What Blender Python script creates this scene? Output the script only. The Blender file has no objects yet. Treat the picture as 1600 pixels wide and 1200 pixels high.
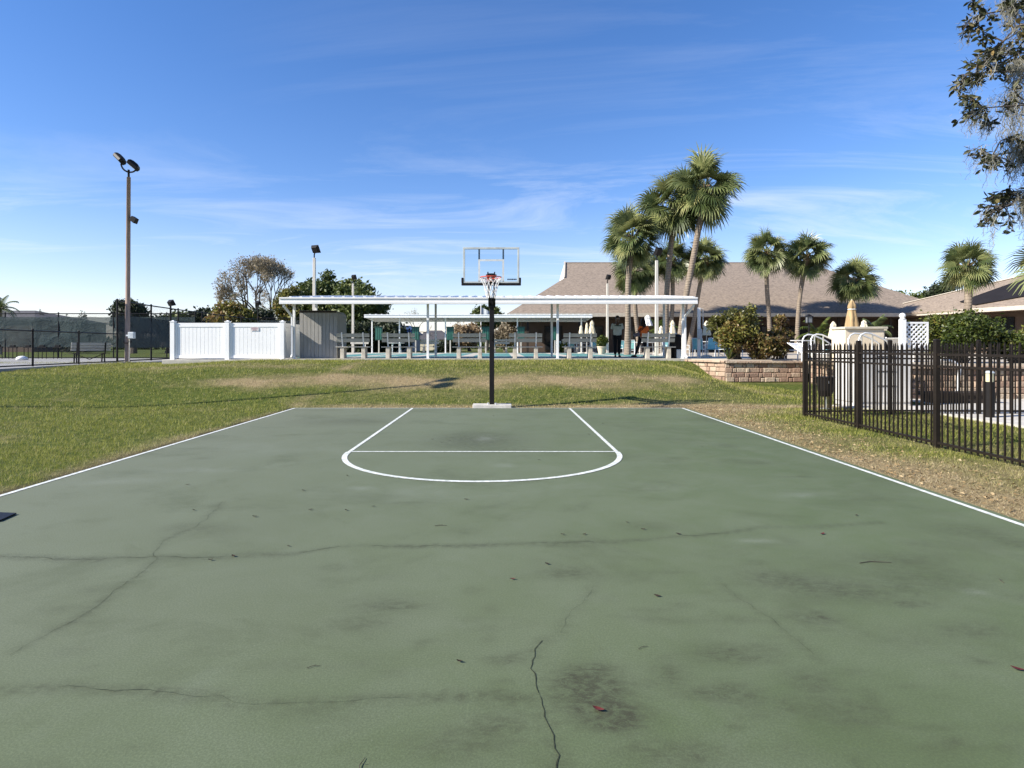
import bpy, math, random
import numpy as np
from mathutils import Vector, Matrix, noise
R = random.Random(7)
NR = np.random.default_rng(7)
PI = math.pi
F, CX, CY, EYE = 960.0, 785.0, 541.0, 1.45      # calibrated view: focal px, principal point of a 1600x1200 frame, eye height
sc = bpy.context.scene
col = sc.collection

def P(px, py, D): return Vector(((px-CX)/F*D, D, EYE+(CY-py)/F*D))
def PX(px, D): return (px-CX)/F*D
def PZ(py, D): return EYE+(CY-py)/F*D
def gp(px, py):
    D = F*EYE/(py-CY); return ((px-CX)/F*D, D)
def lerp(a, b, t): return a+(b-a)*t
def sm(t): t = max(0., min(1., t)); return t*t*(3-2*t)
def table(xs, ys, x): return float(np.interp(x, xs, ys))

# ---------------------------------------------------------------- materials
MATS = {}
def new_mat(name):
    m = bpy.data.materials.new(name); m.use_nodes = True
    nt = m.node_tree; bs = nt.nodes['Principled BSDF']; MATS[name] = m
    return m, nt, bs
def N(nt, t, **k):
    n = nt.nodes.new(t)
    for a, v in k.items():
        if a.startswith('i_'): n.inputs[a[2:].replace('_', ' ')].default_value = v
        else: setattr(n, a, v)
    return n
def ramp(nt, stops):
    r = nt.nodes.new('ShaderNodeValToRGB'); e = r.color_ramp.elements
    while len(e) < len(stops): e.new(0.5)
    for i, (p, c) in enumerate(stops):
        e[i].position = p; e[i].color = (*c, 1) if len(c) == 3 else c
    return r
def mixc(nt, fac, a, b, mode='MIX'):
    m = nt.nodes.new('ShaderNodeMix'); m.data_type = 'RGBA'; m.blend_type = mode
    for idx, v in ((0, fac), (6, a), (7, b)):
        if hasattr(v, 'links') or isinstance(v, bpy.types.NodeSocket): nt.links.new(v, m.inputs[idx])
        else: m.inputs[idx].default_value = v if idx == 0 else (*v, 1)
    return m.outputs[2]
def math_n(nt, op, a, b=0.0, c=None):
    m = nt.nodes.new('ShaderNodeMath'); m.operation = op
    for i, v in enumerate((a, b) if c is None else (a, b, c)):
        if isinstance(v, bpy.types.NodeSocket): nt.links.new(v, m.inputs[i])
        else: m.inputs[i].default_value = v
    return m.outputs[0]
def tc(nt, kind='Object'): return nt.nodes.new('ShaderNodeTexCoord').outputs[kind]
def noise_tex(nt, vec, scale, detail=4, rough=0.55, dist=0.0):
    n = nt.nodes.new('ShaderNodeTexNoise'); n.inputs['Scale'].default_value = scale
    n.inputs['Detail'].default_value = detail; n.inputs['Roughness'].default_value = rough
    n.inputs['Distortion'].default_value = dist
    nt.links.new(vec, n.inputs['Vector']); return n.outputs['Fac']
def mapping(nt, vec, scale=(1,1,1), rot=(0,0,0), loc=(0,0,0)):
    m = nt.nodes.new('ShaderNodeMapping'); m.inputs['Scale'].default_value = scale
    m.inputs['Rotation'].default_value = rot; m.inputs['Location'].default_value = loc
    nt.links.new(vec, m.inputs['Vector']); return m.outputs[0]
def attr(nt, name):
    a = nt.nodes.new('ShaderNodeAttribute'); a.attribute_name = name; return a.outputs['Fac']
def bump(nt, bs, h, strength=0.3, dist=0.01):
    b = nt.nodes.new('ShaderNodeBump'); b.inputs['Strength'].default_value = strength
    b.inputs['Distance'].default_value = dist
    nt.links.new(h, b.inputs['Height']); nt.links.new(b.outputs[0], bs.inputs['Normal'])

def basic(name, c, rough=0.6, metal=0.0, amt=0.12, scale=6.0, dirt=None, bmp=0.0, bscale=60, var=0.0, stretch=(1,1,1), fine=0):
    """a painted / stone / metal surface with broad mottling, optional dirt colour, per-piece variation"""
    m, nt, bs = new_mat(name); o = mapping(nt, tc(nt), stretch); bs.inputs['Specular IOR Level'].default_value = .5 if max(c) > .06 else .2
    n = noise_tex(nt, o, scale, 6, 0.6)
    d = dirt or tuple(x*(1-amt*2.2) for x in c)
    r = ramp(nt, [(0.32, d), (0.62, c), (0.8, tuple(min(1, x*(1+amt*0.5)) for x in c))])
    nt.links.new(n, r.inputs[0]); out = r.outputs[0]
    if fine:
        n2 = noise_tex(nt, tc(nt), fine, 3)
        out = mixc(nt, math_n(nt, 'MULTIPLY', n2, 0.35), out, tuple(x*0.45 for x in c))
    if var:
        v = math_n(nt, 'MULTIPLY_ADD', attr(nt, 'var'), var, 1-var/2)
        h = nt.nodes.new('ShaderNodeHueSaturation'); nt.links.new(out, h.inputs['Color'])
        nt.links.new(v, h.inputs['Value']); out = h.outputs[0]
    nt.links.new(out, bs.inputs['Base Color'])
    bs.inputs['Roughness'].default_value = rough; bs.inputs['Metallic'].default_value = metal
    if bmp: bump(nt, bs, noise_tex(nt, tc(nt), bscale, 4), bmp, 0.01)
    return m

def leafmat(name, stops, rough=0.5, trans=0.3, spec=0.5, nscale=0.6):
    m, nt, bs = new_mat(name)
    v = attr(nt, 'var'); n = noise_tex(nt, tc(nt), nscale, 3)
    f = math_n(nt, 'ADD', math_n(nt, 'MULTIPLY', v, 0.75), math_n(nt, 'MULTIPLY', math_n(nt, 'SUBTRACT', n, 0.35), 0.8))
    r = ramp(nt, stops); nt.links.new(f, r.inputs[0])
    nt.links.new(r.outputs[0], bs.inputs['Base Color'])
    bs.inputs['Roughness'].default_value = rough; bs.inputs['Specular IOR Level'].default_value = spec
    t = nt.nodes.new('ShaderNodeBsdfTranslucent'); nt.links.new(r.outputs[0], t.inputs[0])
    mx = nt.nodes.new('ShaderNodeMixShader'); mx.inputs[0].default_value = trans
    nt.links.new(bs.outputs[0], mx.inputs[1]); nt.links.new(t.outputs[0], mx.inputs[2])
    nt.links.new(mx.outputs[0], nt.nodes['Material Output'].inputs[0]); return m

WHITE = basic('white_paint', (0.80,0.80,0.78), 0.45, amt=0.03, scale=3)
VINYL = basic('white_vinyl', (0.86,0.86,0.84), 0.35, amt=0.02, scale=2)
WHITEROOF = basic('white_roof_metal', (0.72,0.73,0.73), 0.35, amt=0.08, scale=1.5)
BLACK = basic('black_coating', (0.011,0.010,0.010), 0.5, amt=0.1, scale=5)
BROWNBLACK = basic('bronze_coating', (0.017,0.013,0.010), 0.45, amt=0.15, scale=5)
BENCHGREY = basic('grey_slat', (0.42,0.41,0.36), 0.75, amt=0.15, scale=8, stretch=(0.3,3,3))
CONC = basic('concrete', (0.55,0.52,0.44), 0.9, amt=0.14, scale=2.2, bmp=0.3, fine=40)
CONCPAD = basic('concrete_pad', (0.62,0.59,0.52), 0.9, amt=0.15, scale=4, bmp=0.4, fine=60)
DECK = basic('pool_deck_concrete', (0.56,0.49,0.38), 0.85, amt=0.14, scale=0.8, bmp=0.2, fine=20)
LEGC = basic('bench_concrete', (0.50,0.46,0.38), 0.9, amt=0.12, scale=6, bmp=0.5, bscale=80)
SHEDM = basic('shed_siding_paint', (0.30,0.29,0.265), 0.7, amt=0.1, scale=3, stretch=(4,4,0.6))
GREENM = basic('scoreboard_green', (0.012,0.07,0.05), 0.5)
TEAL = basic('teal_court_paint', (0.10,0.27,0.24), 0.6, amt=0.12, scale=1)
TEALF = basic('turquoise_sling', (0.30,0.62,0.58), 0.6, amt=0.1)
CREAM = basic('cream_canvas', (0.70,0.62,0.44), 0.85, amt=0.1, scale=5)
TAN = basic('tan_canvas', (0.40,0.28,0.14), 0.85, amt=0.22, scale=5, stretch=(3,3,0.5))
BROWNWALL = basic('brown_wall_paint', (0.10,0.068,0.05), 0.8, amt=0.1, scale=2)
GLASSD = basic('dark_window_glass', (0.02,0.022,0.025), 0.08, amt=0.05)
FASCIA = basic('fascia_board', (0.50,0.45,0.37), 0.6, amt=0.08)
PALEPOLE = basic('pale_pole', (0.62,0.58,0.50), 0.7, amt=0.12, scale=3, stretch=(4,4,0.5))
WOOD = basic('weathered_wood_pole', (0.33,0.24,0.185), 0.85, amt=0.22, scale=5, stretch=(8,8,0.4), bmp=0.5)
BARK = basic('bark', (0.16,0.13,0.10), 0.95, amt=0.25, scale=6, stretch=(2,2,0.6), bmp=0.6, bscale=20)
BARKD = basic('bark_dark', (0.085,0.07,0.06), 0.95, amt=0.25, scale=6, bmp=0.5, bscale=20)
SOLAR = basic('black_solar_mat', (0.016,0.014,0.015), 0.8, amt=0.1, scale=1)
GREYP = basic('grey_pavement', (0.34,0.335,0.32), 0.9, amt=0.12, scale=0.4, fine=15)
REDP = basic('rim_red', (0.62,0.08,0.035), 0.4)
NETM = basic('net_cord', (0.75,0.74,0.72), 0.8, amt=0.1, scale=20)
ROOFG = basic('grey_shingle', (0.075,0.072,0.075), 0.9, amt=0.2, scale=3)
SILVER = basic('silver_tube', (0.68,0.70,0.70), 0.3, metal=0.3, amt=0.05)
BOXGREY = basic('utility_box_grey', (0.50,0.55,0.57), 0.5)
EQWHITE = basic('enclosure_white', (0.62,0.60,0.56), 0.6, amt=0.14, scale=2.5, stretch=(1,1,0.4))
SKIN = basic('skin_dark', (0.12,0.065,0.04), 0.5)
SKIN2 = basic('skin_brown', (0.33,0.17,0.10), 0.5)
HAIRB = basic('hair_black', (0.012,0.010,0.010), 0.45)
SHIRT = basic('grey_green_shirt', (0.46,0.51,0.46), 0.85, amt=0.08, scale=10)
SHIRTD = basic('shirt_dark_stripe', (0.03,0.06,0.05), 0.85)
TROUSER = basic('black_trousers', (0.012,0.012,0.014), 0.8)
ORANGE = basic('orange_top', (0.90,0.19,0.035), 0.8, amt=0.12, scale=8)
BAGM = basic('purple_grey_bag', (0.12,0.10,0.13), 0.5)
SHOE = basic('dark_shoe', (0.02,0.018,0.018), 0.5)
TERRA = basic('pale_pot', (0.66,0.56,0.42), 0.8)
TREADW = basic('white_marking_paint', (0.74,0.75,0.72), 0.6, amt=0.06, scale=16, dirt=(0.40,0.44,0.37))
SIGNRED = basic('sign_red', (0.55,0.33,0.33), 0.6)
LEAFDRY = basic('dry_leaf', (0.055,0.035,0.022), 0.7, amt=0.3, scale=30)
LEAFRED = basic('red_leaf', (0.12,0.022,0.013), 0.5, amt=0.3, scale=30)
TWIGM = basic('twig_bark', (0.07,0.06,0.04), 0.8)
PINKT = basic('pale_flowers', (0.7,0.62,0.5), 0.8)
LOW = basic('dark_timber', (0.05,0.04,0.033), 0.8, amt=0.2)

# shingle roof
def shingle(name, c):
    m, nt, bs = new_mat(name); o = tc(nt)
    n1 = noise_tex(nt, o, 0.35, 4); n2 = noise_tex(nt, mapping(nt, o, (3.0,3.0,7.0)), 1.6, 4, 0.7)
    w = nt.nodes.new('ShaderNodeTexWave'); w.wave_type = 'BANDS'; w.bands_direction = 'Z'; w.wave_profile = 'SAW'
    w.inputs['Scale'].default_value = 2.6; w.inputs['Distortion'].default_value = 0.6; w.inputs['Detail Scale'].default_value = 3
    nt.links.new(o, w.inputs['Vector'])
    r = ramp(nt, [(0.32, tuple(x*0.55 for x in c)), (0.5, c), (0.66, tuple(x*1.3 for x in c))]); nt.links.new(n2, r.inputs[0])
    a = mixc(nt, math_n(nt, 'MULTIPLY', n1, 0.3), r.outputs[0], tuple(x*0.75 for x in c))
    a = mixc(nt, math_n(nt, 'MULTIPLY', w.outputs['Fac'], 0.22), a, tuple(x*0.5 for x in c))
    nt.links.new(a, bs.inputs['Base Color']); bs.inputs['Roughness'].default_value = 0.9
    bump(nt, bs, n2, 0.4, 0.02); return m
SHINGLE = shingle('tan_shingle', (0.260,0.207,0.158))

# retaining wall blocks
def blockmat():
    m, nt, bs = new_mat('split_face_block'); o = tc(nt); v = attr(nt, 'var')
    r = ramp(nt, [(0.0, (0.27,0.17,0.12)), (0.4, (0.38,0.26,0.18)), (0.7, (0.46,0.35,0.25)), (1.0, (0.52,0.43,0.31))]); nt.links.new(v, r.inputs[0])
    n = noise_tex(nt, o, 14, 5, 0.65)
    a = mixc(nt, math_n(nt, 'MULTIPLY', n, 0.55), r.outputs[0], (0.17,0.12,0.09))
    nt.links.new(a, bs.inputs['Base Color']); bs.inputs['Roughness'].default_value = 0.95
    bump(nt, bs, n, 0.9, 0.03); return m
BLOCK = blockmat()

# green acrylic court
def courtmat():
    m, nt, bs = new_mat('green_court_acrylic'); o = tc(nt)
    big = noise_tex(nt, mapping(nt, o, (1,0.6,1)), 0.28, 4, 0.55, 0.6)
    mid = noise_tex(nt, mapping(nt, o, (1,1.0,1)), 1.6, 6, 0.65, 0.5)
    fine = noise_tex(nt, o, 105, 4, 0.8); pit = noise_tex(nt, o, 28, 4, 0.7)
    st = attr(nt, 'stain'); pale = attr(nt, 'pale'); grey = attr(nt, 'grey')
    r = ramp(nt, [(0.3, (0.088,0.118,0.050)), (0.5, (0.108,0.142,0.064)), (0.72, (0.132,0.168,0.086))]); nt.links.new(big, r.inputs[0])
    c = mixc(nt, grey, r.outputs[0], (0.170,0.180,0.122))
    rm = ramp(nt, [(0.36, (0,0,0)), (0.7, (1,1,1))]); nt.links.new(mid, rm.inputs[0])
    c = mixc(nt, math_n(nt, 'MULTIPLY', rm.outputs[0], 0.34), c, (0.185,0.21,0.145))
    rd = ramp(nt, [(0.52, (0,0,0)), (0.68, (1,1,1))]); nt.links.new(noise_tex(nt, mapping(nt, o, (1,1.2,1), (0,0,0.5), (3,8,0)), 0.9, 8, 0.72, 0.4), rd.inputs[0])
    c = mixc(nt, math_n(nt, 'MULTIPLY', rd.outputs[0], 0.42), c, (0.070,0.082,0.038))
    # worn-in grime: mask broken up by two noises
    g = ramp(nt, [(0.43, (0,0,0)), (0.58, (1,1,1))]); nt.links.new(noise_tex(nt, mapping(nt, o, (1,1.8,1), (0,0,0.3)), 13, 9, 0.85, 0.5), g.inputs[0])
    sm_ = math_n(nt, 'MULTIPLY', st, math_n(nt, 'MULTIPLY_ADD', g.outputs[0], 0.85, 0.35)); sm_.node.use_clamp = True
    c = mixc(nt, sm_, c, (0.048,0.048,0.026))
    pm = math_n(nt, 'MULTIPLY', pale, math_n(nt, 'MULTIPLY_ADD', rm.outputs[0], 0.7, 0.3))
    c = mixc(nt, pm, c, (0.33,0.36,0.31))
    sp = ramp(nt, [(0.44, (1,1,1)), (0.60, (0,0,0))]); nt.links.new(fine, sp.inputs[0])
    c = mixc(nt, math_n(nt, 'MULTIPLY', sp.outputs[0], 0.40), c, (0.048,0.060,0.030))
    s2 = ramp(nt, [(0.69, (0,0,0)), (0.74, (1,1,1))]); nt.links.new(pit, s2.inputs[0])
    c = mixc(nt, math_n(nt, 'MULTIPLY', s2.outputs[0], 0.25), c, (0.30,0.32,0.26))
    nt.links.new(c, bs.inputs['Base Color']); bs.inputs['Roughness'].default_value = 0.7
    bs.inputs['Specular IOR Level'].default_value = 0.30
    bump(nt, bs, fine, 0.35, 0.004); return m
COURT = courtmat()

# ground and grass share one per-vertex field 'dry' (0 green, 1 straw) and 'dirt'
def groundmat():
    m, nt, bs = new_mat('lawn_soil'); o = tc(nt); dry = attr(nt, 'dry'); dirt = attr(nt, 'dirt')
    n = noise_tex(nt, o, 7, 6, 0.75); n2 = noise_tex(nt, o, 40, 4, 0.7)
    gr = ramp(nt, [(0.3, (0.030,0.048,0.010)), (0.55, (0.075,0.100,0.018)), (0.75, (0.14,0.16,0.035))]); nt.links.new(n, gr.inputs[0])
    dr = ramp(nt, [(0.3, (0.13,0.095,0.05)), (0.55, (0.29,0.225,0.12)), (0.75, (0.46,0.38,0.21))]); nt.links.new(n2, dr.inputs[0])
    f = math_n(nt, 'MULTIPLY', math_n(nt, 'ADD', dry, math_n(nt, 'MULTIPLY', math_n(nt, 'SUBTRACT', n, 0.5), 1.2)), 1.0)
    f.node.use_clamp = True
    c = mixc(nt, f, gr.outputs[0], dr.outputs[0])
    c = mixc(nt, dirt, c, (0.035,0.026,0.018))
    nt.links.new(c, bs.inputs['Base Color']); bs.inputs['Roughness'].default_value = 1.0
    bs.inputs['Specular IOR Level'].default_value = 0.1
    bump(nt, bs, n, 0.8, 0.05); return m
GROUND = groundmat()
def grassmat():
    m, nt, bs = new_mat('grass_blades'); v = attr(nt, 'var'); dry = attr(nt, 'dry')
    gr = ramp(nt, [(0.0, (0.11,0.135,0.018)), (0.5, (0.255,0.270,0.042)), (1.0, (0.42,0.41,0.10))]); nt.links.new(v, gr.inputs[0])
    dr = ramp(nt, [(0.0, (0.17,0.125,0.08)), (0.5, (0.38,0.30,0.185)), (1.0, (0.62,0.52,0.34))]); nt.links.new(v, dr.inputs[0])
    c = mixc(nt, dry, gr.outputs[0], dr.outputs[0])
    nt.links.new(c, bs.inputs['Base Color']); bs.inputs['Roughness'].default_value = 0.65
    bs.inputs['Specular IOR Level'].default_value = 0.25
    t = nt.nodes.new('ShaderNodeBsdfTranslucent'); nt.links.new(c, t.inputs[0])
    mx = nt.nodes.new('ShaderNodeMixShader'); mx.inputs[0].default_value = 0.35
    nt.links.new(bs.outputs[0], mx.inputs[1]); nt.links.new(t.outputs[0], mx.inputs[2])
    nt.links.new(mx.outputs[0], nt.nodes['Material Output'].inputs[0]); return m
GRASS = grassmat()

PALML = leafmat('palm_leaf', [(0.0, (0.022,0.036,0.012)), (0.35, (0.075,0.105,0.036)), (0.7, (0.20,0.225,0.085)), (1.0, (0.30,0.29,0.12))], 0.38, 0.22)
PALMDEAD = leafmat('palm_boot', [(0.0, (0.12,0.08,0.04)), (1.0, (0.40,0.28,0.15))], 0.8, 0.1)
OAKG = leafmat('oak_green', [(0.0, (0.024,0.040,0.009)), (0.5, (0.075,0.105,0.022)), (1.0, (0.19,0.21,0.055))], 0.6, 0.22)
DARKG = leafmat('hedge_dark', [(0.0, (0.010,0.017,0.007)), (0.5, (0.022,0.034,0.012)), (1.0, (0.05,0.065,0.02))], 0.6, 0.2)
OLIVE = leafmat('shrub_olive', [(0.0, (0.035,0.038,0.012)), (0.35, (0.11,0.115,0.026)), (0.62, (0.22,0.21,0.045)), (0.8, (0.20,0.10,0.035)), (1.0, (0.40,0.36,0.14))], 0.45, 0.3, nscale=1.4)
REDDISH = leafmat('shrub_reddish', [(0.0, (0.03,0.024,0.012)), (0.35, (0.11,0.062,0.024)), (0.6, (0.13,0.13,0.03)), (0.8, (0.22,0.11,0.04)), (1.0, (0.28,0.24,0.08))], 0.45, 0.3, nscale=1.4)
YGREEN = leafmat('shrub_yellow_green', [(0.0, (0.018,0.034,0.007)), (0.5, (0.075,0.105,0.018)), (0.8, (0.20,0.21,0.038)), (1.0, (0.30,0.20,0.06))], 0.45, 0.35, nscale=1.2)
BUDS = leafmat('bare_tree_buds', [(0.0, (0.16,0.13,0.08)), (0.6, (0.30,0.25,0.17)), (1.0, (0.42,0.38,0.28))], 0.8, 0.3)
STRAWT = leafmat('dry_tree', [(0.0, (0.16,0.11,0.06)), (1.0, (0.42,0.32,0.19))], 0.8, 0.3)
NEARL = leafmat('live_oak_leaf', [(0.0, (0.012,0.016,0.008)), (0.5, (0.030,0.036,0.014)), (0.85, (0.075,0.075,0.028)), (1.0, (0.20,0.14,0.05))], 0.5, 0.15, .3)
MOSS = leafmat('spanish_moss', [(0.0, (0.14,0.14,0.11)), (1.0, (0.34,0.33,0.27))], 0.9, 0.3)
LITTER = leafmat('leaf_litter', [(0.0, (0.20,0.12,0.05)), (0.5, (0.38,0.27,0.13)), (1.0, (0.58,0.46,0.27))], 0.7, 0.2)

# clear acrylic board, chain link, wind screen
def seethrough(name, c, fac, rough=0.9, wire=None, wrinkle=False):
    m, nt, bs = new_mat(name); out = nt.nodes['Material Output']
    bs.inputs['Roughness'].default_value = rough
    n = noise_tex(nt, mapping(nt, tc(nt), (1,1,1.6)), 0.9, 5, 0.6, 1.5)
    r = ramp(nt, [(0.3, tuple(x*0.7 for x in c)), (0.7, tuple(x*1.25 for x in c))]); nt.links.new(n, r.inputs[0])
    nt.links.new(r.outputs[0], bs.inputs['Base Color'])
    tr = nt.nodes.new('ShaderNodeBsdfTransparent'); mx = nt.nodes.new('ShaderNodeMixShader')
    nt.links.new(tr.outputs[0], mx.inputs[1]); nt.links.new(bs.outputs[0], mx.inputs[2])
    mx.inputs[0].default_value = fac
    if wire:
        s = nt.nodes.new('ShaderNodeSeparateXYZ'); nt.links.new(tc(nt), s.inputs[0])
        h = math_n(nt, 'ADD', s.outputs[0], s.outputs[1])
        a = math_n(nt, 'FRACT', math_n(nt, 'MULTIPLY', math_n(nt, 'ADD', h, s.outputs[2]), wire))
        b = math_n(nt, 'FRACT', math_n(nt, 'MULTIPLY', math_n(nt, 'SUBTRACT', h, s.outputs[2]), wire))
        k = math_n(nt, 'MAXIMUM', math_n(nt, 'LESS_THAN', a, fac), math_n(nt, 'LESS_THAN', b, fac))
        nt.links.new(k, mx.inputs[0])
    if wrinkle: bump(nt, bs, n, 0.8, 0.15)
    nt.links.new(mx.outputs[0], out.inputs[0]); return m
CHAIN = seethrough('chain_link_wire', (0.02,0.02,0.02), 0.055, wire=14)
SCREEN = seethrough('windscreen_mesh', (0.022,0.042,0.043), 0.84, 0.9, wrinkle=True)
SCREEN2 = seethrough('windscreen_mesh_dark', (0.02,0.032,0.034), 0.86, 0.9, wrinkle=True)
def acrylic():
    m, nt, bs = new_mat('clear_acrylic'); out = nt.nodes['Material Output']
    tr = nt.nodes.new('ShaderNodeBsdfTransparent'); tr.inputs[0].default_value = (0.90,0.94,0.95,1)
    gl = nt.nodes.new('ShaderNodeBsdfGlossy'); gl.inputs['Roughness'].default_value = 0.08
    mx = nt.nodes.new('ShaderNodeMixShader'); mx.inputs[0].default_value = 0.07
    nt.links.new(tr.outputs[0], mx.inputs[1]); nt.links.new(gl.outputs[0], mx.inputs[2]); nt.links.new(mx.outputs[0], out.inputs[0]); return m
ACRYL = acrylic()
FRAMEG = basic('backboard_frame_grey', (0.50,0.54,0.52), 0.4)
CRACK = basic('court_crack', (0.050,0.058,0.034), 0.95, amt=0.3, scale=20)

# trunk of a sabal palm: ringed
def trunkmat():
    m, nt, bs = new_mat('palm_trunk'); o = tc(nt)
    w = nt.nodes.new('ShaderNodeTexWave'); w.bands_direction = 'Z'; w.inputs['Scale'].default_value = 2.2
    w.inputs['Distortion'].default_value = 3; w.inputs['Detail'].default_value = 3; nt.links.new(o, w.inputs['Vector'])
    n = noise_tex(nt, mapping(nt, o, (5,5,1)), 2, 5, 0.7)
    r = ramp(nt, [(0.25, (0.13,0.10,0.075)), (0.6, (0.27,0.22,0.165)), (0.85, (0.36,0.31,0.24))]); nt.links.new(n, r.inputs[0])
    c = mixc(nt, math_n(nt, 'MULTIPLY', w.outputs['Fac'], 0.4), r.outputs[0], (0.12,0.095,0.07))
    nt.links.new(c, bs.inputs['Base Color']); bs.inputs['Roughness'].default_value = 0.95
    bump(nt, bs, w.outputs['Fac'], 0.5, 0.03); return m
PTRUNK = trunkmat()

# ---------------------------------------------------------------- geometry helpers
class MB:
    def __init__(s): s.v = []; s.f = []; s.a = []; s.var = 0.5
    def add(s, vs, fs):
        b = len(s.v); s.v += [tuple(x) for x in vs]
        for f in fs: s.f.append([i+b for i in f]); s.a.append(s.var)
    def box(s, x0, x1, y0, y1, z0, z1, top=None):
        t = top or 0
        s.add([(x0,y0,z0),(x1,y0,z0),(x1,y1,z0),(x0,y1,z0),(x0+t,y0+t,z1),(x1-t,y0+t,z1),(x1-t,y1-t,z1),(x0+t,y1-t,z1)],
              [(0,3,2,1),(4,5,6,7),(0,1,5,4),(1,2,6,5),(2,3,7,6),(3,0,4,7)])
        return s
    def obox(s, a, b, w, h, up=(0,0,1)):
        """a bar from a to b, w wide, h high"""
        a, b = Vector(a), Vector(b); d = (b-a).normalized(); u = Vector(up)
        if abs(d.dot(u)) > 0.98: u = Vector((0,1,0))
        r = d.cross(u).normalized(); u = r.cross(d).normalized()
        vs = []
        for p in (a, b):
            for i, j in ((-1,-1),(1,-1),(1,1),(-1,1)): vs.append(p+r*(i*w/2)+u*(j*h/2))
        s.add(vs, [(0,1,2,3),(7,6,5,4),(0,4,5,1),(1,5,6,2),(2,6,7,3),(3,7,4,0)]); return s
    def tube(s, pts, rad, n=8, cap=True):
        pts = [Vector(p) for p in pts]
        if not hasattr(rad, '__len__'): rad = [rad]*len(pts)
        vs = []; pu = None
        for i, p in enumerate(pts):
            d = (pts[min(i+1, len(pts)-1)]-pts[max(i-1, 0)]).normalized()
            u = pu or (Vector((0,1,0)) if abs(d.y) < 0.9 else Vector((1,0,0)))
            r = d.cross(u).normalized(); u = r.cross(d).normalized(); pu = u
            for k in range(n):
                a = 2*PI*k/n; vs.append(p+(r*math.cos(a)+u*math.sin(a))*rad[i])
        fs = []
        for i in range(len(pts)-1):
            for k in range(n): fs.append((i*n+k, i*n+(k+1)%n, (i+1)*n+(k+1)%n, (i+1)*n+k))
        if cap: fs += [tuple(range(n)), tuple(reversed(range((len(pts)-1)*n, len(pts)*n)))]
        s.add(vs, fs); return s
    def lathe(s, prof, c=(0,0,0), n=16):
        vs = []; fs = []
        for r, z in prof:
            for k in range(n):
                a = 2*PI*k/n; vs.append((c[0]+r*math.cos(a), c[1]+r*math.sin(a), c[2]+z))
        for i in range(len(prof)-1):
            for k in range(n): fs.append((i*n+k, i*n+(k+1)%n, (i+1)*n+(k+1)%n, (i+1)*n+k))
        fs += [tuple(reversed(range(n))), tuple(range((len(prof)-1)*n, len(prof)*n))]
        s.add(vs, fs); return s
    def prism(s, poly, z0, z1):
        n = len(poly)
        s.add([(x,y,z0) for x,y in poly]+[(x,y,z1) for x,y in poly],
              [tuple(reversed(range(n))), tuple(range(n,2*n))]+[(i,(i+1)%n,n+(i+1)%n,n+i) for i in range(n)]); return s
    def slab(s, poly, nrm, th):
        """thick sheet: polygon (3D) moved along nrm*th"""
        n = len(poly); q = [Vector(p)+Vector(nrm)*th for p in poly]
        s.add([Vector(p) for p in poly]+q, [tuple(reversed(range(n))), tuple(range(n,2*n))]+[(i,(i+1)%n,n+(i+1)%n,n+i) for i in range(n)]); return s
    def build(s, name, mat, parent=None, smooth=False, bevel=0):
        off = WORLD.get(parent.name, Vector()) if parent else Vector()
        me = bpy.data.meshes.new(name)
        me.from_pydata([tuple(Vector(v)-off) for v in s.v], [], s.f); me.materials.append(mat)
        at = me.attributes.new('var', 'FLOAT', 'FACE'); at.data.foreach_set('value', s.a)
        me.update()
        if smooth: me.polygons.foreach_set('use_smooth', [True]*len(me.polygons))
        o = bpy.data.objects.new(name, me); col.objects.link(o)
        if parent: o.parent = parent; WORLD[o.name] = off
        if bevel:
            b = o.modifiers.new('Bevel', 'BEVEL'); b.width = bevel; b.segments = 2; b.limit_method = 'ANGLE'
        return o
WORLD = {}
def arrays_obj(name, V, FC, mat, parent=None, face_attr=None, smooth=False, vert_attr=None):
    """fast mesh from numpy arrays; FC is (M,k)"""
    me = bpy.data.meshes.new(name); M, k = FC.shape
    if parent is not None and parent.name in WORLD: V = V-np.array(WORLD[parent.name])
    me.vertices.add(len(V)); me.vertices.foreach_set('co', V.astype(np.float32).ravel())
    me.loops.add(M*k); me.loops.foreach_set('vertex_index', FC.astype(np.int32).ravel())
    me.polygons.add(M); me.polygons.foreach_set('loop_start', np.arange(0, M*k, k, dtype=np.int32))
    me.polygons.foreach_set('loop_total', np.full(M, k, dtype=np.int32))
    for n_, a in (face_attr or {}).items():
        me.attributes.new(n_, 'FLOAT', 'FACE').data.foreach_set('value', a.astype(np.float32))
    for n_, a in (vert_attr or {}).items():
        me.attributes.new(n_, 'FLOAT', 'POINT').data.foreach_set('value', a.astype(np.float32))
    me.update(calc_edges=True); me.validate(); me.materials.append(mat)
    if smooth: me.polygons.foreach_set('use_smooth', [True]*M)
    o = bpy.data.objects.new(name, me); col.objects.link(o)
    if parent is not None: o.parent = parent; WORLD[o.name] = WORLD.get(parent.name, Vector())
    return o
def tag(o, label=None, cat=None, group=None, kind='thing'):
    if label: o['label'] = label
    if cat: o['category'] = cat
    if group: o['group'] = group
    if kind: o['kind'] = kind
    return o
def thing(name, label, cat, loc=(0,0,0), group=None):
    o = bpy.data.objects.new(name, None); col.objects.link(o); o.empty_display_size = 0.3
    o.location = loc; WORLD[o.name] = Vector(loc); tag(o, label, cat, group); return o
def copy_tree(o, parent=None):
    c = o.copy(); col.objects.link(c)
    if parent: c.parent = parent
    for ch in list(o.children): copy_tree(ch, c)
    return c
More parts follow.
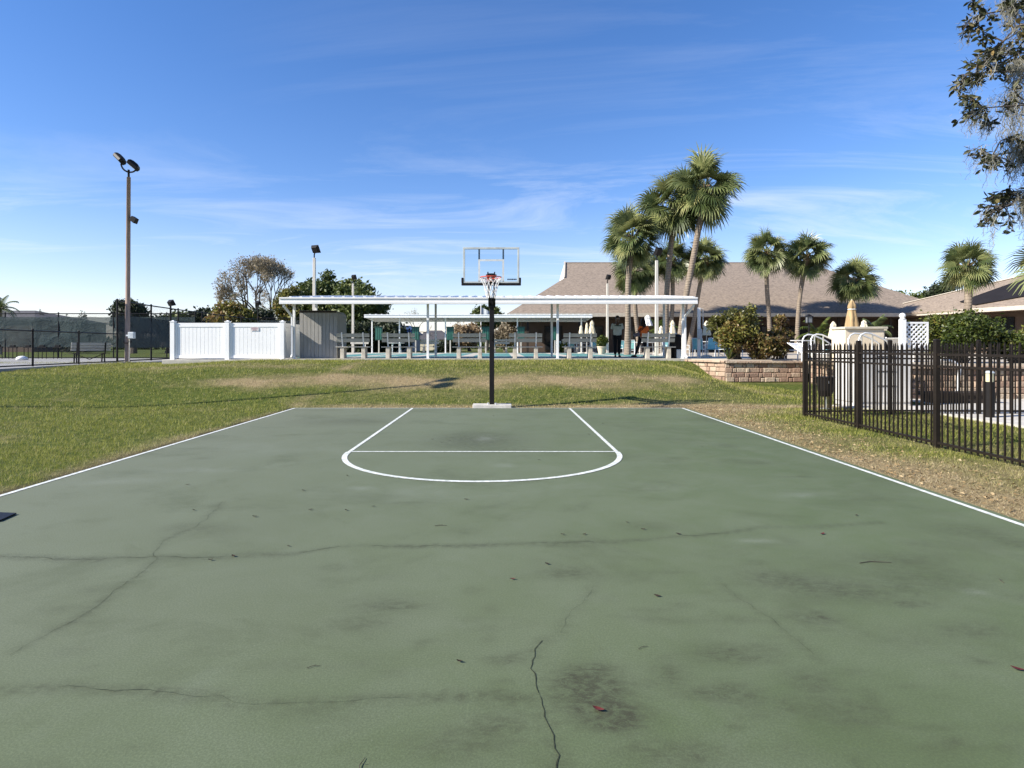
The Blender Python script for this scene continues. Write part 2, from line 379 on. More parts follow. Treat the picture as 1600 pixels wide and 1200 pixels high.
def copies(proto, spots, labels, group):
    """spots: (x, y, z, rotz, scale)"""
    out = []
    for i, (x, y, z, a, s) in enumerate(spots):
        o = proto if i == 0 else copy_tree(proto)
        o.location = (x,y,z); o.rotation_euler = (0,0,a); o.scale = (s,s,s)
        o['label'] = labels[i] if isinstance(labels, list) else labels; o['group'] = group; out.append(o)
    return out

# ---------------------------------------------------------------- terrain
def H(x, y):
    mid = table([14.6,15.2,16.3,17.5,19,20.5,22,24,30], [0,.05,.24,.50,.72,.84,.90,.93,.93], y)
    lef = table([10,13,15.2,16.4,17.3,19,22,26], [0,.05,.19,.47,.66,.71,.75,.76], y)
    rig = table([14,18,22], [0,.05,.17], y)
    t = sm((x+13.0)/4.5); z = lerp(lef, mid, t)
    if y > 22: rig = lerp(.17, .90, sm((y-22)/1.9))
    xe = 8.0-max(0, min(1.9, y-22))*0.5
    t = sm((xe+0.3-x)/3.2); z = lerp(rig, z, t)
    if y > 26 and x > 7: z = .5
    if x > 14: z = lerp(z, 0.1, sm((x-14)/4)) if y < 22 else z
    z += 0.018*noise.noise(Vector((x*0.6, y*0.6, 0)))*sm((y-15)/3)+0.02*noise.noise(Vector((x*.25, y*.25, 5)))*(1 if x < -5.5 else 0.3)
    if -5.3 < x < 4.7 and y < 14.55: z = 0
    return z-0.018
def dryness(x, y):
    n = noise.noise(Vector((x*0.5, y*0.9, 3)))+0.5*noise.noise(Vector((x*1.7, y*2.6, 9)))
    d = (0.10 if x > -5 else -0.02)+0.30*n
    d += 0.85*math.exp(-((y-17.55-0.25*noise.noise(Vector((x*.4,0,0))))/0.78)**2)*sm((x+9)/2)*sm((6.3-x)/1.5)*(0.95+0.8*n)     # thatch band on the bank
    d += 0.5*math.exp(-((y-20.3)/0.9)**2)*sm((x+13)/2)*sm((-5-x)/2)
    d += 0.8*math.exp(-((y-14.75)/0.33)**2)*(1 if x > -7 else 0)*sm((x+6)/4+0.15)
    if x > 3.5:
        e = x-4.4; d += 0.72*math.exp(-((e-0.1)/0.75)**2)*(1-0.65*sm((y-11)/4)) if y < 15 else 0
        d += 0.42*sm((9.5-y)/3)*sm((x-3.5)/1)
        d += 0.7*math.exp(-((x-5)/1.6)**2-((y-14.2)/1.0)**2)
        d += 0.5*math.exp(-((x-7.5)/0.8)**2-((y-18)/0.7)**2)
    if x < -4.4: d += 0.5*math.exp(-((x+5.05)/0.28)**2)*(0.8+n)
    d += 0.45*math.exp(-((x+8.5)/0.8)**2-((y-9.6)/0.7)**2)
    return max(0, min(1, d))
def dirtness(x, y):
    d = 0
    if y < 14.6 and x < -4.8: d = math.exp(-((x+4.97)/0.09)**2)*(0.7+0.8*noise.noise(Vector((0,y*1.5,0))))
    d += 0.5*max(0, noise.noise(Vector((x*1.3, y*1.3, 20)))-0.25)*math.exp(-((y-17.5)/0.8)**2)
    if x < -4 : d += 0.35*max(0, noise.noise(Vector((x*2.1, y*2.1, 40)))-0.3)
    return max(0, min(1, d))
xs = np.concatenate([[-900,-400,-180,-90,-60,-45], np.arange(-36,-14,0.6), np.arange(-14,12,0.15), np.arange(12,22,0.6), [26,34,50,80,150,400,900]])
ys = np.concatenate([[-300,-120,-50,-25,-14,-8,-4,-1,1,3], np.arange(4,14.5,0.2), np.arange(14.5,26,0.12), np.arange(26,48,0.8), [52,60,75,95,130,200,400,1100]])
nx, ny = len(xs), len(ys)
GV = np.zeros((ny, nx, 3)); gd = np.zeros((ny, nx)); gt = np.zeros((ny, nx))
for j, y in enumerate(ys):
    for i, x in enumerate(xs):
        x_, y_ = float(x), float(y)
        GV[j,i] = (x_, y_, H(x_, y_)); gd[j,i] = dryness(x_, y_); gt[j,i] = dirtness(x_, y_)
idx = np.arange(nx*ny).reshape(ny, nx)
GF = np.stack([idx[:-1,:-1], idx[:-1,1:], idx[1:,1:], idx[1:,:-1]], -1).reshape(-1, 4)
tag(arrays_obj('ground', GV.reshape(-1,3), GF, GROUND, smooth=True, vert_attr={'dry': gd.ravel(), 'dirt': gt.ravel()}),
    'sloping lawn around the green court with brown thatch patches', 'ground', kind='structure')

# ---------------------------------------------------------------- grass blades
def court_edge_l(y): return -4.86
def in_grass(x, y):
    if -4.925+.045*noise.noise(Vector((y*3,0,0))) < x < 4.355+.05*noise.noise(Vector((y*3,5,0))) and y < 14.455+.05*noise.noise(Vector((x*2.5,9,0))): return False
    if y > 23.85: return x < -9.0 and y < 26.5 and not (-13.1 < x < -8.5 and y > 23.7)
    if x > 7.0 and y > 24-(x-7)*2-0.15: return False
    if y > 21.85 and x > 7.9: return False
    if y > 18.2 and x < -15.0-.12*(y-18.2): return False
    if y > 14.3 and x > 11: return False
    if x > 8.6 and y > 13.8 and y < 16.6 and x > 9.2: return False
    if x > 9.3 and y < 13.8: return False
    return True
pts = []
def scatter(x0, x1, y0, y1, dens):
    n = int((x1-x0)*(y1-y0)*dens)
    a = NR.uniform(x0, x1, n); b = NR.uniform(y0, y1, n)
    for x, y in zip(a.tolist(), b.tolist()):
        px = CX+F*x/y
        if -40 < px < 1640 and in_grass(x, y): pts.append((x, y))
scatter(-10,-4.82, 5.2, 9, 1700); scatter(-14,-4.85, 9, 12, 900); scatter(-18,-4.85, 12, 15, 620); scatter(-22,12,15,19, 430)
scatter(-4.93, 9.3, 14.45, 15, 700); scatter(-24,9,19,24.2, 330); scatter(4.28, 9.4, 8.5, 15, 1000); scatter(4.28, 7.6, 4.5, 8.5, 2200)
scatter(-22,-9,24.2,26.5, 200)
pa = np.array(pts); n = len(pa)
hz = np.array([H(x, y) for x, y in pts]); dv = np.array([dryness(x, y) for x, y in pts]); dt = np.array([dirtness(x, y) for x, y in pts])
cl = np.array([.7*noise.noise(Vector((x*2.6, y*2.6, 7)))+.6*noise.noise(Vector((x*7, y*7, 17))) for x, y in pts])
dist = pa[:,1]; ang = NR.uniform(0, 2*PI, n)
w = np.maximum(0.0048, dist*0.00070)*NR.uniform(.7, 1.3, n)
h = (0.034+0.0012*dist)*NR.uniform(.45, 1.35, n)*(1-0.35*dv)*(1+0.6*np.clip(cl, -.6, 1))
keep = (NR.uniform(0,1,n) > dt*1.1)&(NR.uniform(0,1,n) > dv*0.22)
lean = h*NR.uniform(0.1, 1.0, n)*(1+0.8*dv); la = NR.uniform(0, 2*PI, n)
bx, by = np.cos(ang)*w/2, np.sin(ang)*w/2
V = np.zeros((n,3,3)); V[:,0] = np.stack([pa[:,0]-bx, pa[:,1]-by, hz-0.004], -1); V[:,1] = np.stack([pa[:,0]+bx, pa[:,1]+by, hz-0.004], -1)
V[:,2] = np.stack([pa[:,0]+np.cos(la)*lean, pa[:,1]+np.sin(la)*lean, hz+h], -1)
V = V[keep]; n2 = len(V); vv = np.clip(0.52+0.42*cl[keep]+NR.normal(0,.22,n2), 0, 1)
dd = np.clip(dv[keep]*0.95+NR.normal(0, .16, n2)+(NR.uniform(0,1,n2) < 0.10)*0.6, 0, 1)
tag(arrays_obj('grass', V.reshape(-1,3), np.arange(n2*3).reshape(-1,3), GRASS, face_attr={'var': vv, 'dry': dd}),
    'short green and straw coloured lawn grass around the court', 'grass', kind='stuff')
print('blades', n2)

# dry leaf litter along the right side and behind the baseline
lp = []
while len(lp) < 1900:
    if R.random() < 0.78: y = R.uniform(4.4, 14.6); x = 4.40+abs(R.gauss(0, 0.75))
    else: x = R.uniform(-3.5, 6.5); y = 14.5+abs(R.gauss(0,0.28))
    if in_grass(x, y) and x < 8: lp.append((x,y))
LV = []; la_ = []
for x, y in lp:
    s = R.uniform(.009, .024)*(1+0.03*y); a = R.uniform(0, 2*PI); z = H(x,y)+R.uniform(.008,.03); tz = R.uniform(-.5,.5)*s
    c, d = math.cos(a), math.sin(a)
    LV += [(x-c*s, y-d*s, z), (x+d*s*.45, y-c*s*.45, z+tz*.6+.004), (x+c*s, y+d*s, z+tz), (x-d*s*.45, y+c*s*.45, z+.012)]; la_.append(R.random())
tag(arrays_obj('leaf_litter', np.array(LV), np.arange(len(LV)).reshape(-1,4), LITTER, face_attr={'var': np.array(la_)}),
    'tan dry leaf litter scattered along the court edge', 'leaf litter', kind='stuff')

# ---------------------------------------------------------------- basketball court
CXL, CXR, CYB = -4.86, 4.27, 14.37
cx_ = np.arange(CXL-.03, CXR+.03+.039, 0.04); cy_ = np.concatenate([np.arange(-14, 1.9, 0.5), np.arange(1.9, CYB+.03+.039, 0.04)])
NXc, NYc = len(cx_), len(cy_); XX, YY = np.meshgrid(cx_, cy_)
stain = np.zeros_like(XX); pale = np.zeros_like(XX)
def spot(arr, px, py, rx, ry, a):
    """a worn or dirty patch, given where it shows, as an ellipse on the court"""
    x, y = gp(px, py); D = y
    sx = rx*D/F; sy = ry*D*D/(F*EYE)
    arr += a*(1.3 if arr is stain else .55)*np.exp(-((XX-x)/sx)**2-((YY-y)/sy)**2)
for s in [(745,688,75,14,.55),(930,1080,60,40,.75),(960,1120,55,18,.7),(905,1065,40,18,.5),(810,1092,60,8,.45),(1215,905,60,14,.5),(1320,925,80,16,.5),
          (1270,965,50,14,.4),(1450,905,90,22,.35),(1520,985,60,14,.4),(1130,1020,50,16,.4),(1150,1085,45,18,.5),(1270,1065,40,20,.4),(780,1130,60,30,.35),
          (600,945,70,16,.3),(560,975,50,10,.35),(700,1165,80,30,.3),(1045,1050,30,20,.4),(1300,1110,60,30,.28),(1520,830,70,14,.35),(1130,655,60,6,.3),
          (540,658,70,6,.3),(330,830,60,12,.2),(1060,1180,90,26,.4),(500,1110,80,20,.25),(1400,870,90,12,.25),(1590,850,30,8,.4),(900,900,120,10,.15),(1420,1000,80,20,.2)]:
    spot(stain, *s)
gs = random.Random(77)
for _ in range(150):      # many small scuffs and mildew smudges, denser in the near right part
    px = gs.uniform(100,1600) if gs.random() < .35 else gs.gauss(1180,260); py = gs.uniform(650,1190) if gs.random() < .3 else gs.gauss(1010,110)
    if py > 648 and px < 1650: spot(stain, px, py, gs.uniform(8,46), gs.uniform(2,9)*(.4 if py < 800 else 1), gs.uniform(.08,.34))
for s in [(1250,773,30,5,.8),(300,735,50,4,.5),(175,752,70,6,.4),(790,728,20,3,.5),(755,686,12,3,.7),(1180,845,30,3,.5),(565,763,20,3,.6),(745,975,60,10,.3),
          (450,700,120,8,.25),(640,770,160,12,.2),(1000,760,200,10,.2),(300,1080,20,30,.2),(1525,925,20,4,.4)]:
    spot(pale, *s)
CR = {'c1': ([(0,871),(90,871),(215,874),(260,871),(330,870),(420,866),(533,855),(640,853),(750,852),(850,848),(930,848),(1040,842),(1110,834),(1200,824),(1280,823),(1380,816)], .007, .55),
      'c2': ([(350,785),(315,813),(290,828),(255,845),(250,872),(205,905),(120,965),(30,1017),(0,1030)], .006, .45),
      'c3': ([(0,1077),(60,1077),(140,1079),(220,1078),(350,1085),(400,1098),(533,1098),(650,1092),(720,1088),(780,1085),(840,1088)], .006, .6),
      'c4': ([(850,1002),(838,1015),(837,1045),(842,1085),(852,1120),(872,1160),(880,1215)], .008, .4),
      'c6': ([(1355,1083),(1380,1110),(1405,1138)], .004, .35), 'c5': ([(1118,905),(1150,932),(1180,950),(1205,966),(1250,1000),(1285,1035)], .004, .4),
      'c7': ([(940,905),(915,940),(880,965),(862,992)], .003, .25), 'c8': ([(430,640),(520,642),(640,645)], .002, .0)}
crack_pts = {}
for k, (pl, w_, a_) in CR.items():
    W = [Vector((*gp(*p), 0)) for p in pl]; out = []
    for i in range(len(W)-1):
        L = (W[i+1]-W[i]).length; m_ = max(2, int(L/0.035))
        for q in range(m_):
            p = W[i].lerp(W[i+1], q/m_); t = (W[i+1]-W[i]).normalized(); nn = Vector((-t.y, t.x, 0))
            j = 0.06*noise.noise(p*2.2+Vector((len(pl),0,0)))+0.022*noise.noise(p*9)+.010*noise.noise(p*28)
            out.append(p+nn*j)
    crack_pts[k] = out
    for p in out[::2]:
        m = (abs(YY-p.y) < 0.35)&(abs(XX-p.x) < 0.35)
        v = a_*(1.0+.9*noise.noise(p*2.3+Vector((3,3,3))))*np.exp(-(((XX-p.x)**2+(YY-p.y)**2)/(0.038+.03*abs(noise.noise(p*1.3)))**2)); stain = np.where(m, np.maximum(stain, v), stain)
grey = np.clip(0.75-(XX+4.86)/7.5*0.75-np.clip((3.2-YY)/4, 0, .3)+0.12*np.clip((YY-6)/8, 0, 1), 0, .9)
# the slab edge drops away a few cm so the court has a real side
ZZ = np.zeros_like(XX)
V = np.stack([XX, YY, ZZ], -1).reshape(-1,3); ix = np.arange(NXc*NYc).reshape(NYc, NXc)
FQ = np.stack([ix[:-1,:-1], ix[:-1,1:], ix[1:,1:], ix[1:,:-1]], -1).reshape(-1,4)
court = tag(arrays_obj('basketball_court', V, FQ, COURT, smooth=True, vert_attr={'stain': np.clip(stain,0,.95).ravel(), 'pale': np.clip(pale,0,.8).ravel(), 'grey': grey.ravel()}),
    'green painted half court with white lines, stains and cracks', 'basketball court', kind='structure')
WORLD[court.name] = Vector()
CYB = cy_[-1]-.03
sk = MB(); sk.box(cx_[0], cx_[-1], -14, cy_[-1], -.09, -.003); sk.build('slab_edge', basic('court_slab_edge', (0.22,0.22,0.19), .9), court)
def line(name, pts2, w_, z=.004):
    m = MB(); L = [Vector((x,y,0)) for x, y in pts2]; a = []; b = []
    for i, p in enumerate(L):
        t = (L[min(i+1,len(L)-1)]-L[max(i-1,0)]).normalized(); nn = Vector((-t.y,t.x,0))
        a.append(p+nn*w_/2); b.append(p-nn*w_/2)
    m.add([(v.x,v.y,z) for v in a+b], [(i, len(L)+i, len(L)+i+1, i+1) for i in range(len(L)-1)])
    return m.build(name, TREADW, court)
def sub(a, b, n_): return [(lerp(a[0],b[0],i/n_), lerp(a[1],b[1],i/n_)) for i in range(n_+1)]
line('side_line', sub((CXL,-13.9),(CXL,CYB),60), .055); line('side_line', sub((CXR-.06,-13.9),(CXR-.06,CYB),60), .055)
line('base_line', sub((CXL+.03,CYB-.02),(CXR-.09,CYB-.02),40), .045, .0045)
line('lane_line', sub((-2.10,CYB-.045),(-2.10,8.42),20), .052); line('lane_line', sub((1.57,CYB-.045),(1.57,8.42),20), .052)
line('free_throw_line', sub((-2.07,8.44),(1.54,8.44),20), .05, .0045)
line('key_arc', [(-.265-1.838*math.cos(a), 8.41-1.838*math.sin(a)) for a in [PI*i/64 for i in range(65)]], .07, .005)
for k, pl in crack_pts.items():
    w_ = CR[k][1]; m = MB(); prev = None
    for i, p in enumerate(pl):
        ww = w_*{'c4':.8,'c2':.38,'c1':.42,'c3':.3}.get(k,.4)*(0.35+1.6*abs(noise.noise(p*6))+0.4*noise.noise(p*31)); t = (pl[min(i+1,len(pl)-1)]-pl[max(i-1,0)]).normalized(); nn = Vector((-t.y,t.x,0))
        if noise.noise(p*1.7+Vector((9,9,0))) < (-0.05 if k in ('c3','c1') else -.2) and k not in ('c4','c2'): prev = None; continue
        cur = (p+nn*ww*.5, p-nn*ww*.5)
        if prev: m.add([(v.x,v.y,.0022) for v in (prev[0],prev[1],cur[1],cur[0])], [(0,1,2,3)])
        prev = cur
    if m.v: m.build('crack', CRACK, court)

# fallen leaves and twigs on the court
def leaf_mesh(m, x, y, L, W_, a, curl):
    c, s = math.cos(a), math.sin(a); rows = []
    for t in (0,.2,.45,.7,.9,1):
        wd = W_*math.sin(PI*min(1,max(0.03,t*.93+.05)))*.5; l = (t-.5)*L; z = .006+curl*(abs(t-.5)*2)**2
        for q in (-1,0,1): rows.append((x+c*l-s*wd*q, y+s*l+c*wd*q, z+abs(q)*curl*.5))
    m.add(rows, [(i*3+j,i*3+j+1,i*3+j+4,i*3+j+3) for i in range(5) for j in range(2)])
LF = [(303,798),(398,808),(485,797),(329,876),(365,870),(451,854),(541,798),(583,792),(1027,932),(1005,828),(980,817),(913,836),(879,836),(855,882),
      (701,648),(771,650),(770,663),(676,687),(690,692),(703,689),(942,662),(920,679),(842,719),(728,781),(543,744),(1097,698),(474,767),(293,758),(1060,835),(1338,806)]
for i, (px, py) in enumerate(LF):
    x, y = gp(px, py); m = MB(); s = R.uniform(.026,.042)
    leaf_mesh(m, x, y, s, s*.55, R.uniform(-.8,.8), R.uniform(.002,.006))
    tag(m.build('fallen_leaf', LEAFDRY), 'small dark dry leaf lying on the green court', 'leaf', 'dark leaves on the court')
for px, py, s, mat_, lb in [(935,1110,.05,LEAFRED,'red curled leaf beside the long crack nearest the camera'),(801,906,.035,LEAFRED,'tiny red brown leaf in the middle of the court'),
                       (718,1035,.03,LEAFDRY,'small curled dark leaf left of the near court crack'),(1590,1047,.05,LEAFRED,'reddish leaf at the far right side of the court foreground'),
                       (1285,835,.05,LEAFRED,'small rusty leaf on the court below the right end of the crack')]:
    x, y = gp(px, py); m = MB(); leaf_mesh(m, x, y, s, s*.5, R.uniform(-.9,.9), .004); tag(m.build('fallen_leaf', mat_), lb, 'leaf')
for px, py, L, a, lb in [(490,1043,.06,.4,'short bent twig on the left foreground of the court'),(689,822,.10,.1,'thin straight twig lying on the court below the key arc'),
                      (1368,880,.22,.05,'longest forked twig on the right side of the court'),(1565,908,.08,1.2,'small bent twig near the right edge of the court'),
                      (1005,1013,.06,.5,'short dark twig right of the near crack'),(566,1196,.07,1.5,'black twig at the very bottom edge of the court foreground')]:
    x, y = gp(px, py); m = MB(); c, s = math.cos(a), math.sin(a)
    k_ = min(1,L/.12); m.tube([(x-c*L/2,y-s*L/2,.004),(x-c*.1*L-s*L*.10,y-s*.1*L+c*L*.10,.006),(x+c*L/2,y+s*L/2,.004)], [.0025*k_,.003*k_,.0015*k_], 5)
    m.tube([(x,y+c*L*.07,.006),(x+s*L*.12+c*L*.1,y+c*L*.22,.008)], [.0018*k_,.001*k_], 5); tag(m.build('fallen_twig', TWIGM), lb, 'twig')

# ---------------------------------------------------------------- basketball hoop
HX = -.25
t = thing('basketball_hoop', 'black post basketball hoop with clear backboard at the far end of the green court', 'basketball hoop', (HX,14.62,0))
m = MB(); m.box(HX-.056,HX+.056,14.51,14.63,-.05,2.50); m.build('post', BLACK, t, bevel=.006)
m = MB(); m.box(HX-.085,HX+.085,14.48,14.66,2.36,2.60); m.build('post_collar', BLACK, t, bevel=.006); m = MB(); m.box(HX-.02,HX+.02,14.44,14.51,1.6,1.75); m.build('height_handle', BLACK, t)
BY = 13.72
m = MB()
for s in (-1,1):
    m.obox((HX+s*.065,14.55,2.54),(HX+s*.075,BY+.05,3.10),.03,.05); m.obox((HX+s*.05,14.5,2.42),(HX+s*.06,BY+.05,2.92),.035,.06)
m.build('lift_arm', BLACK, t)
m = MB()
for s in (-1,1): m.box(HX+s*.27-.018,HX+s*.27+.018,BY+.025,BY+.06,2.86,3.64)
m.box(HX-.12,HX+.12,BY+.025,BY+.05,3.02,3.06); m.build('board_brace', BLACK, t)
b = MB(); b.box(HX-.60,HX+.60,BY-.008,BY+.008,2.87,3.62); bb = b.build('backboard', ACRYL, t)
m = MB(); x0,x1,z0,z1 = HX-.63,HX+.63,2.85,3.66
m.box(x0,x1,BY-.02,BY+.02,z1-.045,z1); m.box(x0,x1,BY-.02,BY+.02,z0,z0+.045)
m.box(x0,x0+.045,BY-.019,BY+.019,z0+.045,z1-.045); m.box(x1-.045,x1,BY-.019,BY+.019,z0+.045,z1-.045); m.build('board_frame', FRAMEG, bb, bevel=.004)
m = MB(); a0,a1,c0,c1 = HX-.29,HX+.29,2.91,3.39; T=.042
m.box(a0,a1,BY-.013,BY-.0095,c1-T,c1); m.box(a0,a0+T,BY-.013,BY-.0095,c0,c1-T); m.box(a1-T,a1,BY-.013,BY-.0095,c0,c1-T); m.box(a0+T,a1-T,BY-.013,BY-.0095,c0,c0+T); m.build('target_square', basic('target_white',(.62,.66,.66),.5), bb)
m = MB(); m.box(x0-.035,x1+.035,BY-.03,BY+.03,z0-.045,z0+.012); m.box(x0-.037,x0+.012,BY-.028,BY+.028,z0+.012,z0+.13); m.box(x1-.012,x1+.037,BY-.028,BY+.028,z0+.012,z0+.13); m.build('board_padding', BLACK, bb, bevel=.01)
m = MB(); lx = HX+.36                                # blocky wordmark too small to read
for i, w_ in enumerate((.026,.010,.022,.022,.030,.010,.030,.022)):
    m.box(lx,lx+w_,BY-.014,BY-.0095,2.925,2.957); lx += w_+.005
m.build('board_lettering', basic('lettering_navy',(.02,.03,.06),.5), bb)
RY, RZ = BY-.40, 2.945
m = MB(); ring = [(HX+.228*math.cos(2*PI*k/32), RY+.228*math.sin(2*PI*k/32), RZ) for k in range(33)]; m.tube(ring, .011, 6, False)
m.box(HX-.08,HX+.08,BY-.17,BY-.012,RZ-.03,RZ+.012); m.box(HX-.10,HX+.10,BY-.02,BY-.01,RZ-.10,RZ+.10); m.build('rim', REDP, t)
m = MB(); m.box(HX-.09,HX+.09,BY-.03,BY-.021,RZ+.03,RZ+.13); m.build('rim_plate', BLACK, t)
m = MB(); K = 12
for k in range(K):
    for s in (-1,1):
        pl = []
        for q in range(7):
            f = q/6; a = 2*PI*(k+s*f*2.0)/K; r = .225*(1-f)+.095*f+.02*math.sin(f*PI)*-1
            pl.append((HX+r*math.cos(a), RY+r*math.sin(a), RZ-.01-.44*f+R.uniform(-.008,.008)))
        m.tube(pl, .0065, 4, False)
m.build('net', NETM, t)
m = MB(); m.box(-.70,.215,14.42,14.80,-.03,.075); pad = tag(m.build('concrete_footing', CONCPAD, bevel=.012), 'pale concrete slab at the foot of the basketball hoop', 'concrete slab')
for k in range(4): m = MB(); m.lathe([(.014,0),(.014,.03),(.006,.035)], (HX-.09+.18*(k%2), 14.49+.16*(k//2), .075), 6); m.build('anchor_bolt', SILVER, pad)

# ---------------------------------------------------------------- terrace and shelters
FZ = .9625
m = MB(); m.prism([(-8.55,23.8),(7.0,23.8),(9.2,23.75),(9.2,47.5),(-12.5,47.5),(-12.5,26.5),(-8.55,26.5)], .72, FZ)
tag(m.build('terrace', CONC), 'pale concrete terrace on top of the grass bank', 'terrace', kind='structure')
m = MB(); m.prism([(-13.15,23.72),(-8.56,23.8),(-8.56,26.6),(-13.15,26.6)], .55, .93)
tag(m.build('concrete_slab', CONC, bevel=.02), 'raised concrete slab under the white vinyl enclosure', 'concrete slab', kind='structure')
# shuffleboard lanes
for k in range(7):
    x = -7.9+2.47*k; m = MB(); m.box(x-.92,x+.92,26.4,43.0,FZ-.05,FZ+.004)
    o = tag(m.build('shuffleboard_lane', TEAL), 'teal painted shuffleboard lanes running back between the two shelters', 'shuffleboard court', 'shuffleboard lanes', kind='structure')
    WORLD[o.name] = Vector(); mk = MB()
    for e, sg in ((27.6,1),(41.8,-1)):
        for w_ in (0,1.5,2.1): mk.box(x-.9+w_*.08,x+.9-w_*.08,e+sg*w_-.03,e+sg*w_+.03,FZ+.004,FZ+.008)
        mk.add([(x-.8,e,FZ+.0085),(x-.74,e,FZ+.0085),(x+.03,e+sg*3.2,FZ+.0085),(x-.03,e+sg*3.2,FZ+.0085)],[(0,1,2,3)])
        mk.add([(x+.8,e,FZ+.0085),(x+.74,e,FZ+.0085),(x-.03,e+sg*3.2,FZ+.0090),(x+.03,e+sg*3.2,FZ+.0090)],[(0,1,2,3)])
    mk.build('lane_marking', TREADW, o)

def shelter(name, label, x0, x1, y0, y1, zf, zb, fasc, postx, rows, gut, brace=True):
    """open shelter: ribbed metal roof rising from the front gutter to the back, posts in rows"""
    t = thing(name, label, 'shelter', ((x0+x1)/2, y0, FZ))
    m = MB(); n = int((x1-x0)/.4); P0 = []
    prof = []
    for i in range(n):
        x = x0+(x1-x0)*i/n; prof += [(x,0),(x+.27,0),(x+.29,.055),(x+.37,.055)]
    prof.append((x1,0)); k = len(prof)
    vs = [(x,y0+.05,zf+h+.002) for x,h in prof]+[(x,y1,zb+h) for x,h in prof]+[(x,y0+.05,zf+h-.03) for x,h in prof]+[(x,y1,zb+h-.03) for x,h in prof]
    fs = [(i,i+1,k+i+1,k+i) for i in range(k-1)]+[(2*k+i,3*k+i,3*k+i+1,2*k+i+1) for i in range(k-1)]+[(i,2*k+i,2*k+i+1,i+1) for i in range(k-1)]+[(k+i,k+i+1,3*k+i+1,3*k+i) for i in range(k-1)]
    m.add(vs, fs); m.build('roof', WHITEROOF, t)
    m = MB(); m.box(x0-.03,x1+.03,y0-.12,y0+.01,zf-gut,zf-.01); m.box(x0-.03,x1+.03,y0-.15,y0-.12,zf-.05,zf+.008); m.box(x0-.03,x1+.03,y0-.14,y0-.12,zf-gut,zf-gut*.66); m.build('gutter', WHITE, t, bevel=.006)
    m = MB(); m.obox((x0,y0+.02,zf-gut/2),(x0,y1,zb-gut/2),.03,gut*.8); m.obox((x1,y0+.02,zf-gut/2),(x1,y1,zb-gut/2),.03,gut*.8); m.box(x0,x1,y1,y1+.03,zb-.16,zb+.03); m.build('fascia', WHITE, t)
    if len(rows) > 1:
        m = MB()
        for yy in rows: zz = lerp(zf, zb, (yy-y0)/(y1-y0)); m.box(x0+.05,x1-.05,yy-.03,yy+.03,zz-.20,zz-.035)
        m.build('beam', WHITE, t)
    for yy in rows:
        zz = lerp(zf, zb, (yy-y0)/(y1-y0))
        for x in postx:
            m = MB(); m.box(x-.045,x+.045,yy-.045,yy+.045,FZ,zz-.035); p = m.build('post', WHITE, t, bevel=.005); b = MB(); b.box(x-.09,x+.09,yy-.09,yy+.09,FZ,FZ+.015); b.build('base_plate', SILVER, p)
    return t
PXS = [-8.18,-2.93,2.17,7.10]
s1 = shelter('bench_shelter', 'long open shelter with white gutter and ribbed roof nearest the court', -8.53,7.46,23.68,27.9,3.32,3.70,.2,PXS,(24.15,27.0),.25)
for X0, X1 in ((7.36,7.15),(-8.42,-8.23)):
    m = MB(); m.obox((X0,23.64,3.13),(X0,23.66,2.98),.08,.06,up=(1,0,0)); m.obox((X0,23.66,3.0),(X1,24.03,2.62),.08,.06,up=(1,0,0)); m.obox((X1,24.03,2.64),(X1,24.03,1.06),.08,.06,up=(1,0,0)); m.obox((X1,24.03,1.10),(X1+.02,23.88,1.0),.08,.06,up=(1,0,0)); m.build('downspout', WHITE, s1)
shelter('bench_shelter', 'second white flat roofed shelter beyond the shuffleboard lanes', -9.62,6.25,43.0,46.6,3.66,3.46,.2,[-9.25,-7.3,-4.04,1.07,5.6],(43.6,),.22)

# shed under the left end
m = MB(); n = 12
poly = [(-8.10,FZ),(-6.60,FZ),(-6.60,2.66)]+[(-6.80+.20*math.cos(a),2.68+.20*math.sin(a)) for a in [PI/2*i/6 for i in range(1,7)]]+[(-8.10,2.88)]
# vertical grooved boards on the front
t = thing('storage_shed', 'tall grey wooden storage box under the left end of the near shelter', 'shed', (-7.4,24.6,FZ))
k = len(poly); m.add([(x,24.55,z) for x,z in poly]+[(x,26.0,z) for x,z in poly],[tuple(range(k)),tuple(reversed(range(k,2*k)))]+[(i,k+i,k+(i+1)%k,(i+1)%k) for i in range(k)]); m.build('body', SHEDM, t)
m = MB(); x = -8.09
while x < -6.66:
    top = 2.86 if x+.15 < -6.8 else 2.66; m.box(x,x+.138,24.53,24.549,FZ+.02,top); x += .15
m.build('front_boards', SHEDM, t, bevel=.004)
m = MB(); m.box(-8.12,-6.62,24.52,24.528,2.79,2.87); m.build('top_trim', LOW, t)

# white vinyl enclosure
t = thing('vinyl_fence', 'white vinyl panel enclosure with a small red lettered sign left of the shed', 'fence', (-10.7,24,.93))
for x in (-12.85,-10.72,-8.58): 
    m = MB(); m.box(x-.085,x+.085,23.9,24.07,.93,2.40); m.prism([(x-.10,23.885),(x+.10,23.885),(x+.10,24.085),(x-.10,24.085)],2.40,2.425); m.box(x-.07,x+.07,23.915,24.055,2.425,2.46,top=.05); m.build('post', VINYL, t, bevel=.006)
for a, b in ((-12.765,-10.805),(-10.635,-8.665)):
    m = MB(); m.box(a,b,23.955,24.01,2.20,2.36); m.box(a,b,23.955,24.01,.98,1.10); x = a+.12
    m.box(a,a+.09,23.957,24.008,1.10,2.20); m.box(b-.09,b,23.957,24.008,1.10,2.20); x = a+.095
    while x < b-.19: m.box(x,x+.142,23.97,23.995,1.10,2.20); x += .15
    m.box(x,b-.09,23.972,23.992,1.10,2.20)
    pn = m.build('panel', VINYL, t, bevel=.003)
